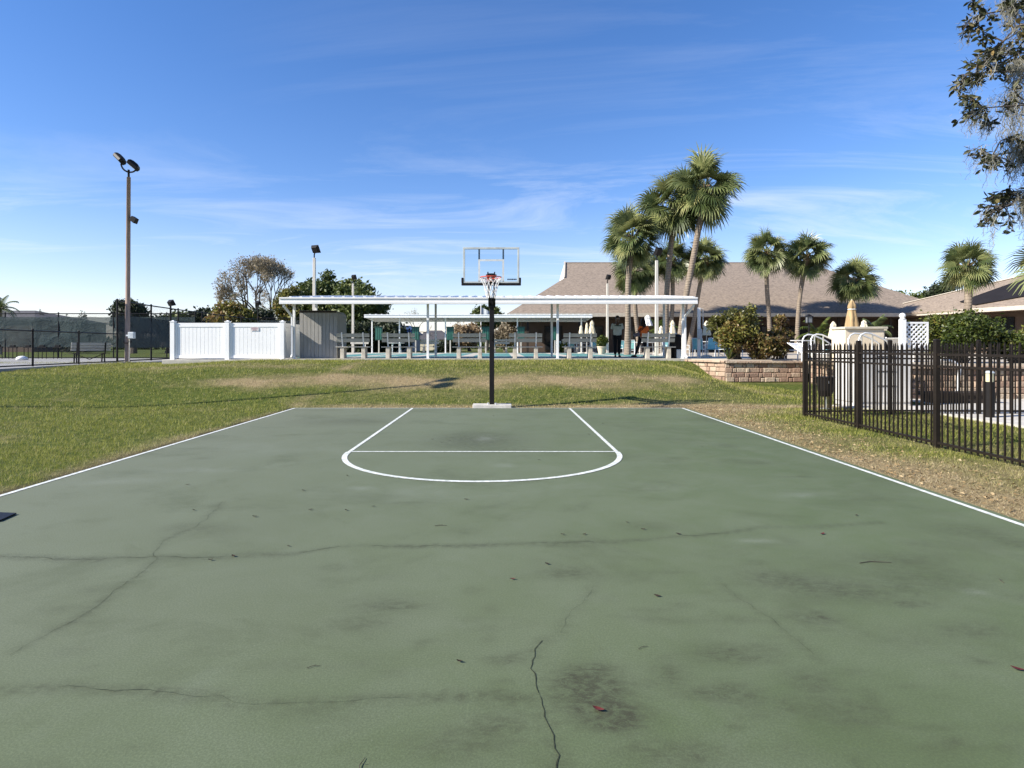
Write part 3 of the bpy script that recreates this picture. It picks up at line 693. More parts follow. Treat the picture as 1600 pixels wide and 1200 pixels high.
for x in (-12.85,-8.58):
    m = MB(); m.box(x-.03,x+.03,24.07,26.4,2.20,2.36); m.box(x-.03,x+.03,24.07,26.4,.98,1.10); y = 24.08
    while y < 26.3: m.box(x-.012,x+.012,y,y+.14,1.10,2.20); y += .15
    m.build('side_panel', VINYL, t)
m = MB(); sx = PX(391.5,23.95)
m.box(sx,sx+.32,23.950,23.9545,2.055,2.185) ; sg = m.build('notice', basic('notice_white',(.82,.78,.77),.5), t)
m = MB()
for i, (u0, u1, z) in enumerate(((.02,.30,2.165),(.03,.29,2.125),(.08,.23,2.085))):
    u = u0
    while u < u1: w_ = R.uniform(.016,.028); m.box(sx+u,sx+min(u+w_,u1),23.945,23.9495,z-.012,z+.012); u += w_+.008
m.build('lettering', SIGNRED, sg)

# ---------------------------------------------------------------- benches
def bench():
    t = thing('park_bench', '', 'bench')
    for s in (-1,1):
        m = MB(); m.box(s*.42-.08,s*.42+.08,-.02,.40,0,.44,top=.004); m.build('leg', LEGC, t, bevel=.012)
    for s in (-1,1):
        m = MB(); m.obox((s*.42,.10,.42),(s*.42,-.10,1.03),.045,.05,up=(0,1,0)); m.build('back_support', WHITE, t)
    m = MB()
    for y in (.02,.18,.34): m.box(-.68,.68,y-.065,y+.065,.44,.475)
    m.build('seat', BENCHGREY, t, bevel=.006)
    m = MB()
    for z0, z1, y in ((.65,.80,.012),(.845,.995,-.052)): m.add([(-.66,y+.035,z0),(.66,y+.035,z0),(.66,y+.07,z0),(-.66,y+.07,z0),(-.66,y-.015,z1),(.66,y-.015,z1),(.66,y+.02,z1),(-.66,y+.02,z1)],[(0,3,2,1),(4,5,6,7),(0,1,5,4),(1,2,6,5),(2,3,7,6),(3,0,4,7)])
    m.build('backrest', BENCHGREY, t, bevel=.005); return t
bl = ['grey slatted bench right beside the storage shed', 'second slatted bench from the shed under the near shelter', 'slatted bench just left of the basketball post', 'slatted bench just right of the basketball post',
      'slatted bench left of the man in the grey shirt', 'slatted bench in front of the woman in orange']
bs_ = [(PX(c,24.5),24.42,FZ,0,1) for c in (552,623,733.5,821,906,1028)]
p0 = bench(); copies(p0, bs_, bl, 'benches under the near shelter')
c2 = copy_tree(p0); cs = [c2]
for i, (c, lb) in enumerate(((560,'far bench at the left end of the far shelter'),(671,'far bench behind the second post of the near shelter'),(782,'far bench seen just right of the basketball post'),(893,'far bench near the right end of the far shelter'))):
    o = c2 if i == 0 else copy_tree(p0); o.location = (PX(c,44.2),44.6,FZ); o.rotation_euler = (0,0,PI); o.scale = (1,1,1); o['label'] = lb; o['group'] = 'benches under the far shelter'

def scoreboard():
    t = thing('scoreboard', '', 'scoreboard')
    m = MB(); m.box(-.04,.04,-.04,.04,0,1.0); m.build('stand', PALEPOLE, t)
    m = MB(); m.box(-.26,.26,-.05,.05,.92,1.82); m.box(-.30,.30,-.07,.07,1.82,1.87); b = m.build('board', GREENM, t, bevel=.008)
    m = MB()
    for i in range(3): m.box(-.2+.15*i,-.12+.15*i,-.058,-.051,1.0,1.74)
    m.build('score_column', basic('score_green',(.03,.14,.10),.5) if 'score_green' not in MATS else MATS['score_green'], b); return t
ords = ['leftmost green scoreboard, sunlit, under the far shelter','second green scoreboard from the left under the far shelter','third green scoreboard from the left, right of the near shelter post','green scoreboard partly behind the basketball post','green scoreboard just right of the basketball hoop','green scoreboard farthest right, behind the near shelter post']
copies(scoreboard(), [(PX(c,43.4),43.4,FZ,0,1) for c in (592,649.5,703.5,759,814,867)], ords, 'shuffleboard scoreboards')

# ---------------------------------------------------------------- light poles
def flood(m, c, tilt, yaw, w_=.42, h_=.34, d_=.16):
    M = Matrix.Translation(c) @ Matrix.Rotation(yaw,4,'Z') @ Matrix.Rotation(tilt,4,'X')
    vs = [(-w_/2,-d_/2,-h_/2),(w_/2,-d_/2,-h_/2),(w_/2,-d_/2,h_/2),(-w_/2,-d_/2,h_/2),(-w_*.36,d_/2,-h_*.34),(w_*.36,d_/2,-h_*.34),(w_*.36,d_/2,h_*.34),(-w_*.36,d_/2,h_*.34)]
    m.add([M@Vector(v) for v in vs],[(3,2,1,0),(4,5,6,7),(0,1,5,4),(1,2,6,5),(2,3,7,6),(3,0,4,7)])
    return M
def lens(m, M, w_=.34, h_=.26, d_=.17):
    vs = [(-w_/2,-d_/2,-h_/2),(w_/2,-d_/2,-h_/2),(w_/2,-d_/2,h_/2),(-w_/2,-d_/2,h_/2)]
    m.slab([M@Vector(v) for v in vs], M.to_3x3()@Vector((0,.01,0)), .3)
LENS = basic('lamp_glass', (.16,.17,.18), .15)
for px, ptop, D, tilt, yaw, s, lb in ((491,403,31.8,-.5,2.7,1.0,'pale floodlight pole rising above the storage shed'),(551.5,443,43.6,-.4,2.6,.85,'pale floodlight pole in front of the dark oaks left of the far shelter'),
                             (949,443,43.0,-.4,-2.5,.85,'floodlight pole directly left of the man in the grey shirt'),(1026,407,31.3,-.5,-2.6,1.0,'pale floodlight pole behind the bench by the woman in orange')):
    X = PX(px,D); zt = PZ(ptop,D); t = thing('light_pole', lb, 'light pole', (X,D,FZ), 'floodlight poles around the shuffleboard lanes')
    m = MB(); m.box(X-.085,X+.085,D-.085,D+.085,FZ,zt,top=.02); m.build('pole', PALEPOLE, t, bevel=.01)
    m = MB(); m.tube([(X,D,zt-.02),(X,D,zt+.16),(X+.04,D-.04,zt+.26)],.035,8); m.build('bracket', BLACK, t)
    m = MB(); M = flood(m,(X+.08,D-.08,zt+.42),tilt,yaw,.40*s+.06,.44*s,.16); fl = m.build('floodlight', BLACK, t, bevel=.01); m = MB(); lens(m,M,.36*s,.34*s,.175); m.build('lens', LENS, fl)

def twin_pole(X, D, base, zt, label, side=True, hy=0.0, sc_=.58, thin=.62):
    t = thing('light_pole', label, 'light pole', (X,D,base))
    m = MB(); m.tube([(X-.03,D,base-.1),(X,D,lerp(base,zt,.5)),(X+.03,D,zt)],[.155*thin,.145*thin,.125*thin],12); m.build('pole', WOOD, t, smooth=True)
    m = MB(); m.tube([(X+.03,D,zt-.3),(X+.03,D,zt+.32)],.045,8); arc = [(X+.04-.30*math.cos(a)*math.cos(hy), D-.05*math.cos(a)-.30*math.cos(a)*math.sin(hy), zt+.56-.28*math.sin(a)-.12*(a/PI)) for a in [PI*i/14 for i in range(15)]]
    m.tube(arc,.035,8); m.build('bracket', BLACK, t, smooth=True)
    for cx, cz, yw, tl in ((X-.34,zt+.80,-.9,-.75),(X+.24,zt+.52,.6,-.7)):
        m = MB(); M = Matrix.Translation((X+(cx-X)*math.cos(hy),D+(cx-X)*math.sin(hy),cz)) @ Matrix.Rotation(hy,4,'Z') @ Matrix.Scale(sc_,4) @ Matrix.Rotation(.72,4,'Y') @ Matrix.Rotation(yw*.3,4,'Z') @ Matrix.Rotation(tl*.35,4,'X')
        vs = []
        for zz, ww, dd in ((-.20,.38,.30),(.02,.42,.34),(.17,.34,.26),(.24,.16,.14)):
            vs += [M@Vector((sx*ww,sy*dd,zz)) for sx,sy in ((-1,-1),(1,-1),(1,1),(-1,1))]
        fs = [(3,2,1,0),(12,13,14,15)]+[(4*r+i,4*r+(i+1)%4,4*r+4+(i+1)%4,4*r+4+i) for r in range(3) for i in range(4)]
        m.add(vs, fs); f = m.build('floodlight', BLACK, t, bevel=.02)
        m = MB(); m.slab([M@Vector((sx*.33,sy*.25,-.205)) for sx,sy in ((-1,-1),(1,-1),(1,1),(-1,1))], M.to_3x3()@Vector((0,0,-1)),.01); m.build('lens', LENS, f)
    if side:
        m = MB(); z = PZ(343,D); m.obox((X+.05,D,z),(X+.22,D-.02,z+.02),.06,.06); M = Matrix.Translation((X+.26,D,z+.0)) @ Matrix.Rotation(.6,4,'Y')
        m.add([M@Vector(v) for v in [(-.12,-.14,-.10),(.14,-.14,-.12),(.14,.14,-.12),(-.12,.14,-.10),(-.10,-.12,.10),(.10,-.12,.10),(.10,.12,.10),(-.10,.12,.10)]],[(0,3,2,1),(4,5,6,7),(0,1,5,4),(1,2,6,5),(2,3,7,6),(3,0,4,7)]); m.build('side_light', BLACK, t)
        m = MB(); z = PZ(524,D); m.box(X+.12,X+.36,D-.22,D-.04,z-.14,z+.14); m.box(X+.02,X+.14,D-.2,D-.12,z-.05,z+.02); m.build('meter_box', BOXGREY, t, bevel=.02)
        m = MB(); m.tube([(X+.13,D-.13,base+.05),(X+.14,D-.13,lerp(base,z,.9))],.02,6); m.build('conduit', PALEPOLE, t)
        m = MB(); m.tube([(X+.15*math.cos(a)-.01,D+.16*math.sin(a),z-.28+.05*math.sin(a)) for a in [2*PI*i/12 for i in range(13)]],.022,5,False); m.build('strap', BLACK, t)
m = MB(); q = [gp(26,804),gp(-10,802.5),gp(-60,806),gp(-40,822),gp(0,815.5)]; m.prism([q[4],q[3],q[2],q[1],q[0]][::-1] if False else q[::-1],.004,.016); tag(m.build('dark_flat_shape', BLACK, bevel=.003),'dark pointed flat shape at the left edge of the court','mat')  # thin dark polygon laid on the court, standing for an unidentified dark patch
twin_pole(PX(200,26.2),26.2,.74,PZ(277,26.2),'tall weathered wooden light pole with twin floodlights beside the tennis fence')
twin_pole(-12.65,13.5,.04,7.3,'wooden light pole with twin floodlights outside the left edge that shades the bank',False,hy=-1.25,sc_=.62,thin=.42)

# ---------------------------------------------------------------- tennis side
m = MB(); m.prism([(-60,18.2),(-15.0,18.2),(-15.55,21.2),(-15.9,25.4),(-15.2,26.6),(-13.6,27.5),(-13.6,36),(-60,36)],.5,.772)
tag(m.build('court_pavement', GREYP), 'grey paved tennis area behind the low black fence', 'pavement', kind='structure')
def mesh_fence(name, label, pts_, hgt, mids, z0=.76, screen=None, rr=.03, cat='fence', gaps=0, pmat=BLACK):
    t = thing(name, label, cat, (pts_[0][0],pts_[0][1],z0))
    for x, y in pts_: m = MB(); m.tube([(x,y,z0-.1),(x,y,z0+hgt+.04)],rr,8); m.lathe([(rr*1.2,0),(rr*1.2,.02),(.005,.06)],(x,y,z0+hgt+.03),8); m.build('post', pmat, t, smooth=False)
    m = MB()
    for z in mids+[hgt]:
        for (a, b), (c, d) in zip(pts_, pts_[1:]): m.tube([(a,b,z0+z),(c,d,z0+z)],rr*.72,6)
    m.build('rail', pmat, t)
    m = MB()
    for (a, b), (c, d) in zip(pts_, pts_[1:]): m.add([(a,b+.0,z0+.03),(c,d,z0+.03),(c,d,z0+hgt),(a,b,z0+hgt)],[(0,1,2,3)])
    m.build('chain_mesh', CHAIN, t)
    if screen:
        zl, zh, sm_ = screen; m = MB(); row = 9
        for (a, b), (c, d) in zip(pts_, pts_[1:]):
            nx_ = 14; g = []
            L = math.hypot(c-a,d-b); nn = ((d-b)/L,-(c-a)/L)
            for j in range(row+1):
                for i in range(nx_+1):
                    u = i/nx_; v = j/row; p = Vector((lerp(a,c,u),lerp(b,d,u),0)); z = lerp(zl,zh,v)
                    if v == 1: z -= .06*math.sin(PI*((u*2)%1))*abs(noise.noise(p*.7))
                    k_ = .05+.06*noise.noise(Vector((p.x*.9+p.y*.9,z*1.4,2)))+.04*math.sin((p.x+p.y)*1.5+z*2.2)
                    g.append((p.x+nn[0]*k_,p.y+nn[1]*k_,z0+z))
            m.add(g,[(j*(nx_+1)+i,j*(nx_+1)+i+1,(j+1)*(nx_+1)+i+1,(j+1)*(nx_+1)+i) for j in range(row) for i in range(nx_)])
        m.build('windscreen', sm_, t, smooth=True)
    return t
mesh_fence('chain_link_fence','low black chain link fence in front of the tennis area',[(-16.3,26),(-16.1,23.35),(-15.9,20.8),(-15.7,18.25)],1.21,[.05],rr=.032)
mesh_fence('chain_link_fence','tall black chain link fence with dark windscreen running back beside the wooden light pole',[(-16.3,26),(-16.75,29.3),(-17.1,32.4),(-17.3,35.4),(-17.5,38.5),(-17.7,41.6),(-17.9,45)],2.62,[.06,1.35],screen=(.62,2.02,SCREEN2),rr=.04)
mesh_fence('chain_link_fence','tall chain link fence with sagging green windscreen at the back of the tennis area',[(-34,34.6),(-31,34.6),(-28,34.6),(-25.0,34.6),(-21.9,34.6),(-18.9,34.6),(-17.3,34.6)],2.55,[.06],z0=.74,screen=(.66,2.36,SCREEN),rr=.035)
mesh_fence('chain_link_fence','tall black fence with mesh rising above the white vinyl enclosure',[(-17.9,45),(-14.4,45.2),(-11.6,45.4)],2.75,[1.3],rr=.045,screen=(.6,2.6,SCREEN2))
for px, py, D, lb in ((266.5,478,33.4,'small dark floodlight pole above the left end of the white enclosure'),(403,478,47,'dark floodlight pole in front of the bare oak trunk')):
    X = PX(px,D); t = thing('light_pole', lb, 'light pole', (X,D,.76)); m = MB(); m.tube([(X,D,.7),(X,D,PZ(py,D))],.05,8); m.build('pole', BLACK, t); m = MB(); flood(m,(X+.05,D-.05,PZ(py-4,D)),-.5,2.6,.42,.34,.2); m.build('floodlight', BLACK, t)
# bench behind the low fence, in profile three-quarter
def park_seat(x, y, z, a, s, lb):
    t = thing('metal_bench', lb, 'bench', (0,0,0)); WORLD[t.name] = Vector()
    m = MB()
    for i in range(4): m.box(-.78,.78,.02+.11*i,.10+.11*i,.42,.445)
    m.build('seat', LOW, t)
    m = MB()
    for i in range(3): m.box(-.78,.78,-.06-.03*i,-.03-.03*i,.55+.13*i,.66+.13*i)
    m.build('backrest', BENCHGREY, t)
    for q in (-1,1):
        m = MB(); m.obox((q*.55,.0,.0),(q*.55,.06,.43),.05,.05); m.obox((q*.55,.42,.0),(q*.55,.36,.43),.05,.05); m.obox((q*.55,-.02,.40),(q*.55,-.14,.95),.05,.05); m.obox((q*.55,0,.42),(q*.55,.42,.42),.05,.04); m.build('leg', BLACK, t)
    m = MB(); m.obox((-.5,.2,.38),(0,.2,.15),.03,.03); m.obox((.5,.2,.38),(0,.2,.15),.03,.03); m.build('brace', BLACK, t)
    t.location = (x,y,z); t.rotation_euler = (0,0,a); t.scale = (s,s,s); return t
park_seat(PX(142,25.3),25.3,.77,.85,.9,'black framed bench with grey backrest behind the low fence by the wooden pole')
def rack():
    t = thing('ball_rack','', 'stand'); m = MB()
    for x in (-.22,0,.22): m.tube([(x,0,0),(x,0,.62)],.02,6)
    m.build('leg', BLACK, t); m = MB(); m.box(-.25,.25,-.05,.05,.60,.66); m.box(-.12,.12,-.06,.06,.66,.74); m.build('top_bar', BLACK, t); return t
copies(rack(), [(PX(c,33.2),33.2,.77,0,1) for c in (-3,20,44,66,90)], ['small black stand cut by the left edge of the photo','first whole black stand from the left behind the low fence','second small black stand from the left, beside the white bag','third small black stand, right of the low fence post','small black stand nearest the bench behind the low fence'], 'small black stands by the back fence')
m = MB(); m.lathe([(.02,0),(.26,.02),(.22,.14),(.10,.2),(.02,.21)],(PX(34.5,30),30,.77),10); tag(m.build('white_bag', WHITE, smooth=True),'white lumpy bag on the paving below the green windscreen','bag')

# ---------------------------------------------------------------- black aluminium fence
def alu_fence(pts_, label, z0f, H_=1.50, skip=0):
    t = thing('metal_fence', label, 'fence', (pts_[0][0],pts_[0][1],0))
    for x, y in pts_[skip:]:
        z0 = z0f(x,y); m = MB(); m.box(x-.034,x+.034,y-.034,y+.034,z0-.1,z0+H_+.06); m.box(x-.04,x+.04,y-.04,y+.04,z0+H_+.06,z0+H_+.085,top=.018); m.build('post', BROWNBLACK, t, bevel=.004)
    for (a, b), (c, d) in zip(pts_, pts_[1:]):
        m = MB(); L = math.hypot(c-a,d-b); za, zb = z0f(a,b), z0f(c,d); u = ((c-a)/L,(d-b)/L)
        for z in (.09,1.19,1.36): m.obox((a+u[0]*.034,b+u[1]*.034,za+z),(c-u[0]*.034,d-u[1]*.034,zb+z),.030,.034)
        n_ = round(L/.112); 
        for i in range(1,n_):
            x, y = lerp(a,c,i/n_), lerp(b,d,i/n_); z = lerp(za,zb,i/n_); q = .0095
            m.box(x-q,x+q,y-q,y+q,z+.03,z+1.47); m.box(x-q-.001,x+q+.001,y-q-.001,y+q+.001,z+1.47,z+1.53,top=.0085)
        m.build('panel', BROWNBLACK, t)
    return t
alu_fence([(6.30,12.8),(6.32,10.9),(6.27,8.87),(6.27,6.9),(6.27,4.95),(6.27,3.0),(6.27,1.0)],'bronze black picket fence running along the right side of the court',lambda x,y: H(x,y)-.01)
alu_fence([(6.30,12.82),(8.2,13.0),(10.0,12.9),(11.8,12.95),(13.6,12.95)],'black picket fence crossing to the right behind the corner post',lambda x,y: .0,skip=1)

# ---------------------------------------------------------------- retaining walls
def block_wall(name, label, a, b, base, courses, ch=.168, facing=1, capm=True):
    t = thing(name, label, 'retaining wall', (a[0],a[1],base)); m = MB(); L = math.hypot(b[0]-a[0],b[1]-a[1]); u = ((b[0]-a[0])/L,(b[1]-a[1])/L); nn = (u[1],-u[0])
    if facing < 0: nn = (-nn[0],-nn[1])
    for c in range(courses):
        s = -R.uniform(0,.2); z = base+c*ch; back = .02*c; i = 0
        while s < L-.02:
            w_ = (.15 if i%2 else .34)*R.uniform(.85,1.15); e = min(L, s+w_); s0 = max(0, s)
            if e-s0 > .04:
                m.var = R.random(); j = R.uniform(0,.035)-back
                A = [(a[0]+u[0]*(s0+.006),a[1]+u[1]*(s0+.006)),(a[0]+u[0]*(e-.006),a[1]+u[1]*(e-.006))]
                hh = ch-.008-(R.uniform(0,.02) if i%2 else 0); ins = .02
                f0 = [(A[0][0]+nn[0]*(j-.02),A[0][1]+nn[1]*(j-.02)),(A[1][0]+nn[0]*(j-.02),A[1][1]+nn[1]*(j-.02))]
                fc = [(A[0][0]+u[0]*ins+nn[0]*j,A[0][1]+u[1]*ins+nn[1]*j),(A[1][0]-u[0]*ins+nn[0]*j,A[1][1]-u[1]*ins+nn[1]*j)]
                bk = [(A[0][0]-nn[0]*.2,A[0][1]-nn[1]*.2),(A[1][0]-nn[0]*.2,A[1][1]-nn[1]*.2)]
                vs = [(*f0[0],z),(*f0[1],z),(*f0[1],z+hh),(*f0[0],z+hh),(*fc[0],z+ins),(*fc[1],z+ins),(*fc[1],z+hh-ins),(*fc[0],z+hh-ins),(*bk[0],z),(*bk[1],z),(*bk[1],z+hh),(*bk[0],z+hh)]
                m.add(vs,[(4,5,6,7),(0,1,5,4),(1,2,6,5),(2,3,7,6),(3,0,4,7),(0,8,9,1),(3,2,10,11),(1,9,10,2),(0,3,11,8)])
            s = e; i += 1
    m.build('block_course', BLOCK, t, bevel=.006)
    if capm:
        m = MB(); s = 0; z = base+courses*ch
        while s < L-.01:
            e = min(L,s+R.uniform(.38,.45)); m.var = R.uniform(.35,1); j = R.uniform(.03,.06)
            q = lambda s_, o_: (a[0]+u[0]*s_+nn[0]*o_, a[1]+u[1]*s_+nn[1]*o_)
            vs = [q(s+.004,j),q(e-.004,j),q(e-.004,-.24),q(s+.004,-.24)]
            m.prism([vs[0],vs[1],vs[2],vs[3]] if facing > 0 else [vs[3],vs[2],vs[1],vs[0]], z, z+.075); s = e
        m.build('cap', BLOCK, t, bevel=.01)
    return t
block_wall('retaining_wall','brown split face block retaining wall under the reddish shrubs',(8.0,22.0),(10.9,22.0),.17,4)
block_wall('retaining_wall','sunlit tapering block wall climbing the bank to the terrace corner',(7.0,24.05),(7.98,22.02),.19,4,facing=1)
block_wall('retaining_wall','tan sunlit block wall behind the right fence below the green shrub',(10.9,16.6),(17.5,16.6),.0,5)
block_wall('retaining_wall','short side return of the block wall behind the white enclosure',(10.88,21.8),(10.88,16.72),.0,5)
m = MB(); m.prism([(9.21,23.9),(7.22,24.0),(8.12,22.22),(11.1,22.22),(11.1,16.82),(60,16.82),(60,62),(9.21,62)],.45,FZ-.003)
tag(m.build('pool_deck', DECK), 'sunlit beige pool deck in front of the clubhouse', 'pool deck', kind='structure')
m = MB(); m.prism([(8.0,14.3),(9.3,13.6),(9.3,1),(11.2,1),(11.2,13.6),(18,13.6),(18,16.6),(10.7,16.6),(10.7,14.8),(8.0,14.9)],-.1,.03)
tag(m.build('walkway', CONCPAD), 'concrete path behind the right picket fence', 'path', kind='structure')

# pool equipment enclosure
t = thing('equipment_enclosure', 'white panelled equipment enclosure behind the right picket fence', 'enclosure', (9,14.9,0))
m = MB(); m.box(8.38,9.72,14.64,15.5,.0,1.30); m.build('body', EQWHITE, t)
m = MB(); x = 8.40
while x < 9.6: m.box(x,x+.205,14.615,14.637,.12,1.24); x += .22
y = 14.68
while y < 15.4: m.box(8.352,8.377,y,y+.19,.12,1.24); y += .2
m.build('panel_boards', EQWHITE, t, bevel=.004)
m = MB(); m.box(8.33,9.77,14.6,15.54,1.30,1.36); m.build('lid', basic('lid_grey',(.33,.32,.32),.6), t, bevel=.01)
m = MB(); 
for z in (.5,.85,1.2): m.box(8.9,9.35,14.60,14.613,z,z+.015)
m.build('vent_slot', LOW, t)
# bollard light
bx = PX(1546,12.3)
t = thing('bollard_light','short black bollard light with cream lamp top on the path','bollard light',(bx,12.3,0))
m = MB(); m.lathe([(.085,0),(.085,.70),(.07,.70),(.07,.71)],(bx,12.3,.03),20); m.build('bollard', BLACK, t, smooth=False)
m = MB(); m.lathe([(.072,0),(.072,.17)],(bx,12.3,.74),20); m.build('lamp_shade', basic('lamp_cream',(.62,.58,.36),.4), t)
m = MB(); m.lathe([(.088,0),(.088,.02),(.05,.045),(.01,.05)],(bx,12.3,.91),20); m.build('cap', BOXGREY, t)
# low dark bench by the wall, hose wheel, pipe
m = MB(); m.box(10.75,12.3,15.3,15.8,.03,.22); m.box(10.70,12.35,15.25,15.85,.22,.30); tag(m.build('low_platform', LOW, bevel=.01),'low dark timber platform beside the white enclosure','platform')
hx = PX(1424,15.6); t = thing('hose_reel','round hose reel hanging on the block wall behind the picket fence','hose reel',(hx,15.6,.03))
m = MB(); m.tube([(hx+.28*math.cos(a),16.35,.85+.28*math.sin(a)) for a in [2*PI*i/20 for i in range(21)]],.03,6,False); m.tube([(hx+.2*math.cos(a),16.35,.85+.2*math.sin(a)) for a in [2*PI*i/20 for i in range(21)]],.03,6,False); m.build('hose', BLACK, t)
m = MB(); m.tube([(hx,16.3,.85),(hx,16.6,.85)],.05,8); m.box(hx-.04,hx+.04,16.36,16.42,.1,.9); m.build('hub', BOXGREY, t)
m = MB(); q = [P(1470,561,15.9),P(1490,565,15.9),P(1500,572,15.9),P(1497,600,15.9),P(1493,622,15.9)]; m.tube(q,.035,8); tag(m.build('white_pipe', VINYL, smooth=True),'bent white pipe in front of the block wall','pipe')
# tub shaped bin on thin post
X = PX(1290,14.1); t = thing('tub_bin','black tub shaped bin on a thin post behind the corner of the picket fence','bin',(X,14.1,0))
m = MB(); m.lathe([(.03,0),(.12,.0),(.17,.14),(.19,.42),(.205,.43),(.205,.45),(.17,.45)],(X,14.1,.30),16); m.box(X-.02,X+.03,13.905,13.915,.60,.68); m.build('tub', BLACK, t, smooth=False)
m = MB(); m.tube([(X,14.1,0),(X,14.1,.31)],.022,6); m.tube([(X-.15,14.1,.02),(X+.15,14.1,.02)],.015,6); m.build('stand', SILVER, t)
m = MB(); m.box(X-.06,X-.03,13.90,13.91,.60,.66); m.build('label_patch', WHITE, t)

# lattice screen with ball topped post
X = 11.2; Y = 17.2; t = thing('lattice_screen','white lattice screen with ball topped post beside the green shrub','screen',(X,Y,FZ))
m = MB(); m.box(X-.065,X+.065,Y-.065,Y+.065,FZ,2.20); m.lathe([(.03,0),(.08,.02),(.04,.04),(.075,.07),(.085,.11),(.065,.155),(.02,.18)],(X,Y,2.20),14); m.build('post', VINYL, t)
m = MB(); x0,x1,z0,z1 = X+.065,X+.72,1.30,2.13
m.box(x0,x1,Y-.02,Y+.02,z1-.05,z1); m.box(x0,x1,Y-.02,Y+.02,z0,z0+.05); m.box(x1-.04,x1,Y-.019,Y+.019,z0+.05,z1-.05)
k = x0-(z1-z0)
while k < x1:
    for sg, dy in ((1,-.006),(-1,.006)):
        za, zb = z0+.05, z1-.05; pa_ = []
        for s_ in (0,1):
            z = lerp(za,zb,s_); x = k+(z-z0) if sg > 0 else k+(z1-z); pa_.append((x,z))
        (xa,z_a),(xb,z_b) = pa_; 
        def cl(xa,za,xb,zb):
            t0,t1 = 0,1
            dx = xb-xa
            for lim, s2 in ((x0,1),(x1-.04,-1)):
                fa = (xa-lim)*s2; fb = (xb-lim)*s2
                if fa < 0 and fb < 0: return None
                if fa < 0: t0 = max(t0, fa/(fa-fb))
                if fb < 0: t1 = min(t1, fa/(fa-fb))
            if t1-t0 < .05: return None
            return (xa+dx*t0, lerp(za,zb,t0), xa+dx*t1, lerp(za,zb,t1))
        r_ = cl(xa,z_a,xb,z_b)
        if r_: m.obox((r_[0],Y+dy,r_[1]),(r_[2],Y+dy,r_[3]),.035,.008,up=(0,1,0)) if False else m.obox((r_[0],Y+dy,r_[1]),(r_[2],Y+dy,r_[3]),.036,.009,up=(0,1,0))
    k += .135
m.build('lattice', VINYL, t)

# ---------------------------------------------------------------- clubhouse
EZ, RZ_, YE, YR = 4.02, 9.35, 48.0, 58.0
t = thing('clubhouse','long brown clubhouse with tan shingle hip roof and shaded porch behind the palms','building',(18,50,FZ))
eL, eR = (.4,YE,EZ), (36.2,YE,EZ); rL, rR = (5.9,YR,RZ_), (28.6,YR,RZ_)
gz = 7.5; gy = YE+(YR-YE)*(gz-EZ)/(RZ_-EZ); gF = (5.5,gy,gz); gB = (5.5,2*YR-gy,gz); eLb, eRb = (.4,2*YR-YE,EZ), (36.2,2*YR-YE,EZ)
m = MB(); m.slab([eL,eR,rR,rL,gF],(0,0,-1),.12); m.slab([eR,eRb,rR],(0,0,-1),.12); m.slab([eLb,eL,gF,gB],(0,0,-1),.12); m.slab([eRb,eLb,gB,rL,rR],(0,0,-1),.12); rf = m.build('roof', SHINGLE, t)
m = MB(); m.slab([(5.55,gy+.05,gz),(5.86,YR,RZ_-.05),(5.55,2*YR-gy-.05,gz)],(1,0,0),.05); m.build('gable_vent', WHITE, t)
m = MB(); m.obox(gF,rL,.12,.22); m.obox((5.8,YR,RZ_),(28.7,YR,RZ_),.3,.05); m.build('ridge_trim', FASCIA, rf)
m = MB(); m.box(.36,31.2,YE-.06,YE-.005,EZ-.26,EZ+.02); m.build('fascia', FASCIA, t)
m = MB(); m.box(.4,36,YE+.02,2*YR-YE,EZ-.30,EZ-.24); m.build('soffit', BROWNWALL, t)
m = MB(); m.box(1.6,35,51.2,64,FZ,EZ-.30); wl = m.build('wall', BROWNWALL, t)
for x in np.arange(3.5,34,3.4):
    x = float(x); m = MB(); m.box(x,x+1.5,51.12,51.19,FZ+.1+(0 if int(x)%2 else .8),FZ+2.2); w_ = m.build('window', LOW, wl); m = MB(); m.box(x+.08,x+1.42,51.08,51.115,FZ+.2+(0 if int(x)%2 else .8),FZ+2.12); m.build('pane', GLASSD, w_)
for x in np.arange(2.0,31,4.1):
    x = float(x); m = MB(); m.box(x-.09,x+.09,48.5,48.68,FZ,EZ-.3); m.build('porch_post', LOW, t)
# wing on the right
t = thing('clubhouse_wing','right wing of the clubhouse with tan shingles and black panels on the roof','building',(36,40,FZ))
A0, A1, A2 = Vector((29.9,53,4.02)), Vector((33.0,38.9,4.02)), Vector((36.2,24.2,4.02)); R3 = Vector((39.9,40.4,7.4)); R4 = Vector((43.2,25.2,7.4))
m = MB(); m.slab([A0,A1,A2,R4,R3],(0,0,-1),.12); m.slab([A0,R3,(49.5,44,4.02)],(0,0,-1),.12); m.slab([R3,R4,(51.5,29,4.02),(49.5,44,4.02)],(0,0,-1),.12); rf = m.build('roof', SHINGLE, t)
m = MB(); m.obox(A1+Vector((-.05,0,-.12)),A2+Vector((-.05,0,-.12)),.05,.28); m.obox(Vector((31.2,47.6,3.90)),A1+Vector((-.05,0,-.12)),.05,.28); m.obox(A0+Vector((0,0,.03)),R3+Vector((0,0,.03)),.25,.05); m.build('fascia', FASCIA, t)
ax = (A2-A1).normalized(); nx_ = Vector((-ax.y,ax.x,0)); 
if nx_.x < 0: nx_ = -nx_
m = MB(); q = [A1-ax*11+nx_*1.9, A2+nx_*1.9, A2+nx_*9, A1-ax*8+nx_*9]; m.prism([(v.x,v.y) for v in q],FZ,3.75); wl = m.build('wall', BROWNWALL, t)
m = MB(); q = [A1-ax*12+nx_*.05, A2+nx_*.05, A2+nx_*9, A1-ax*9+nx_*9]; m.prism([(v.x,v.y) for v in q],3.76,3.84); m.build('soffit', BROWNWALL, t)
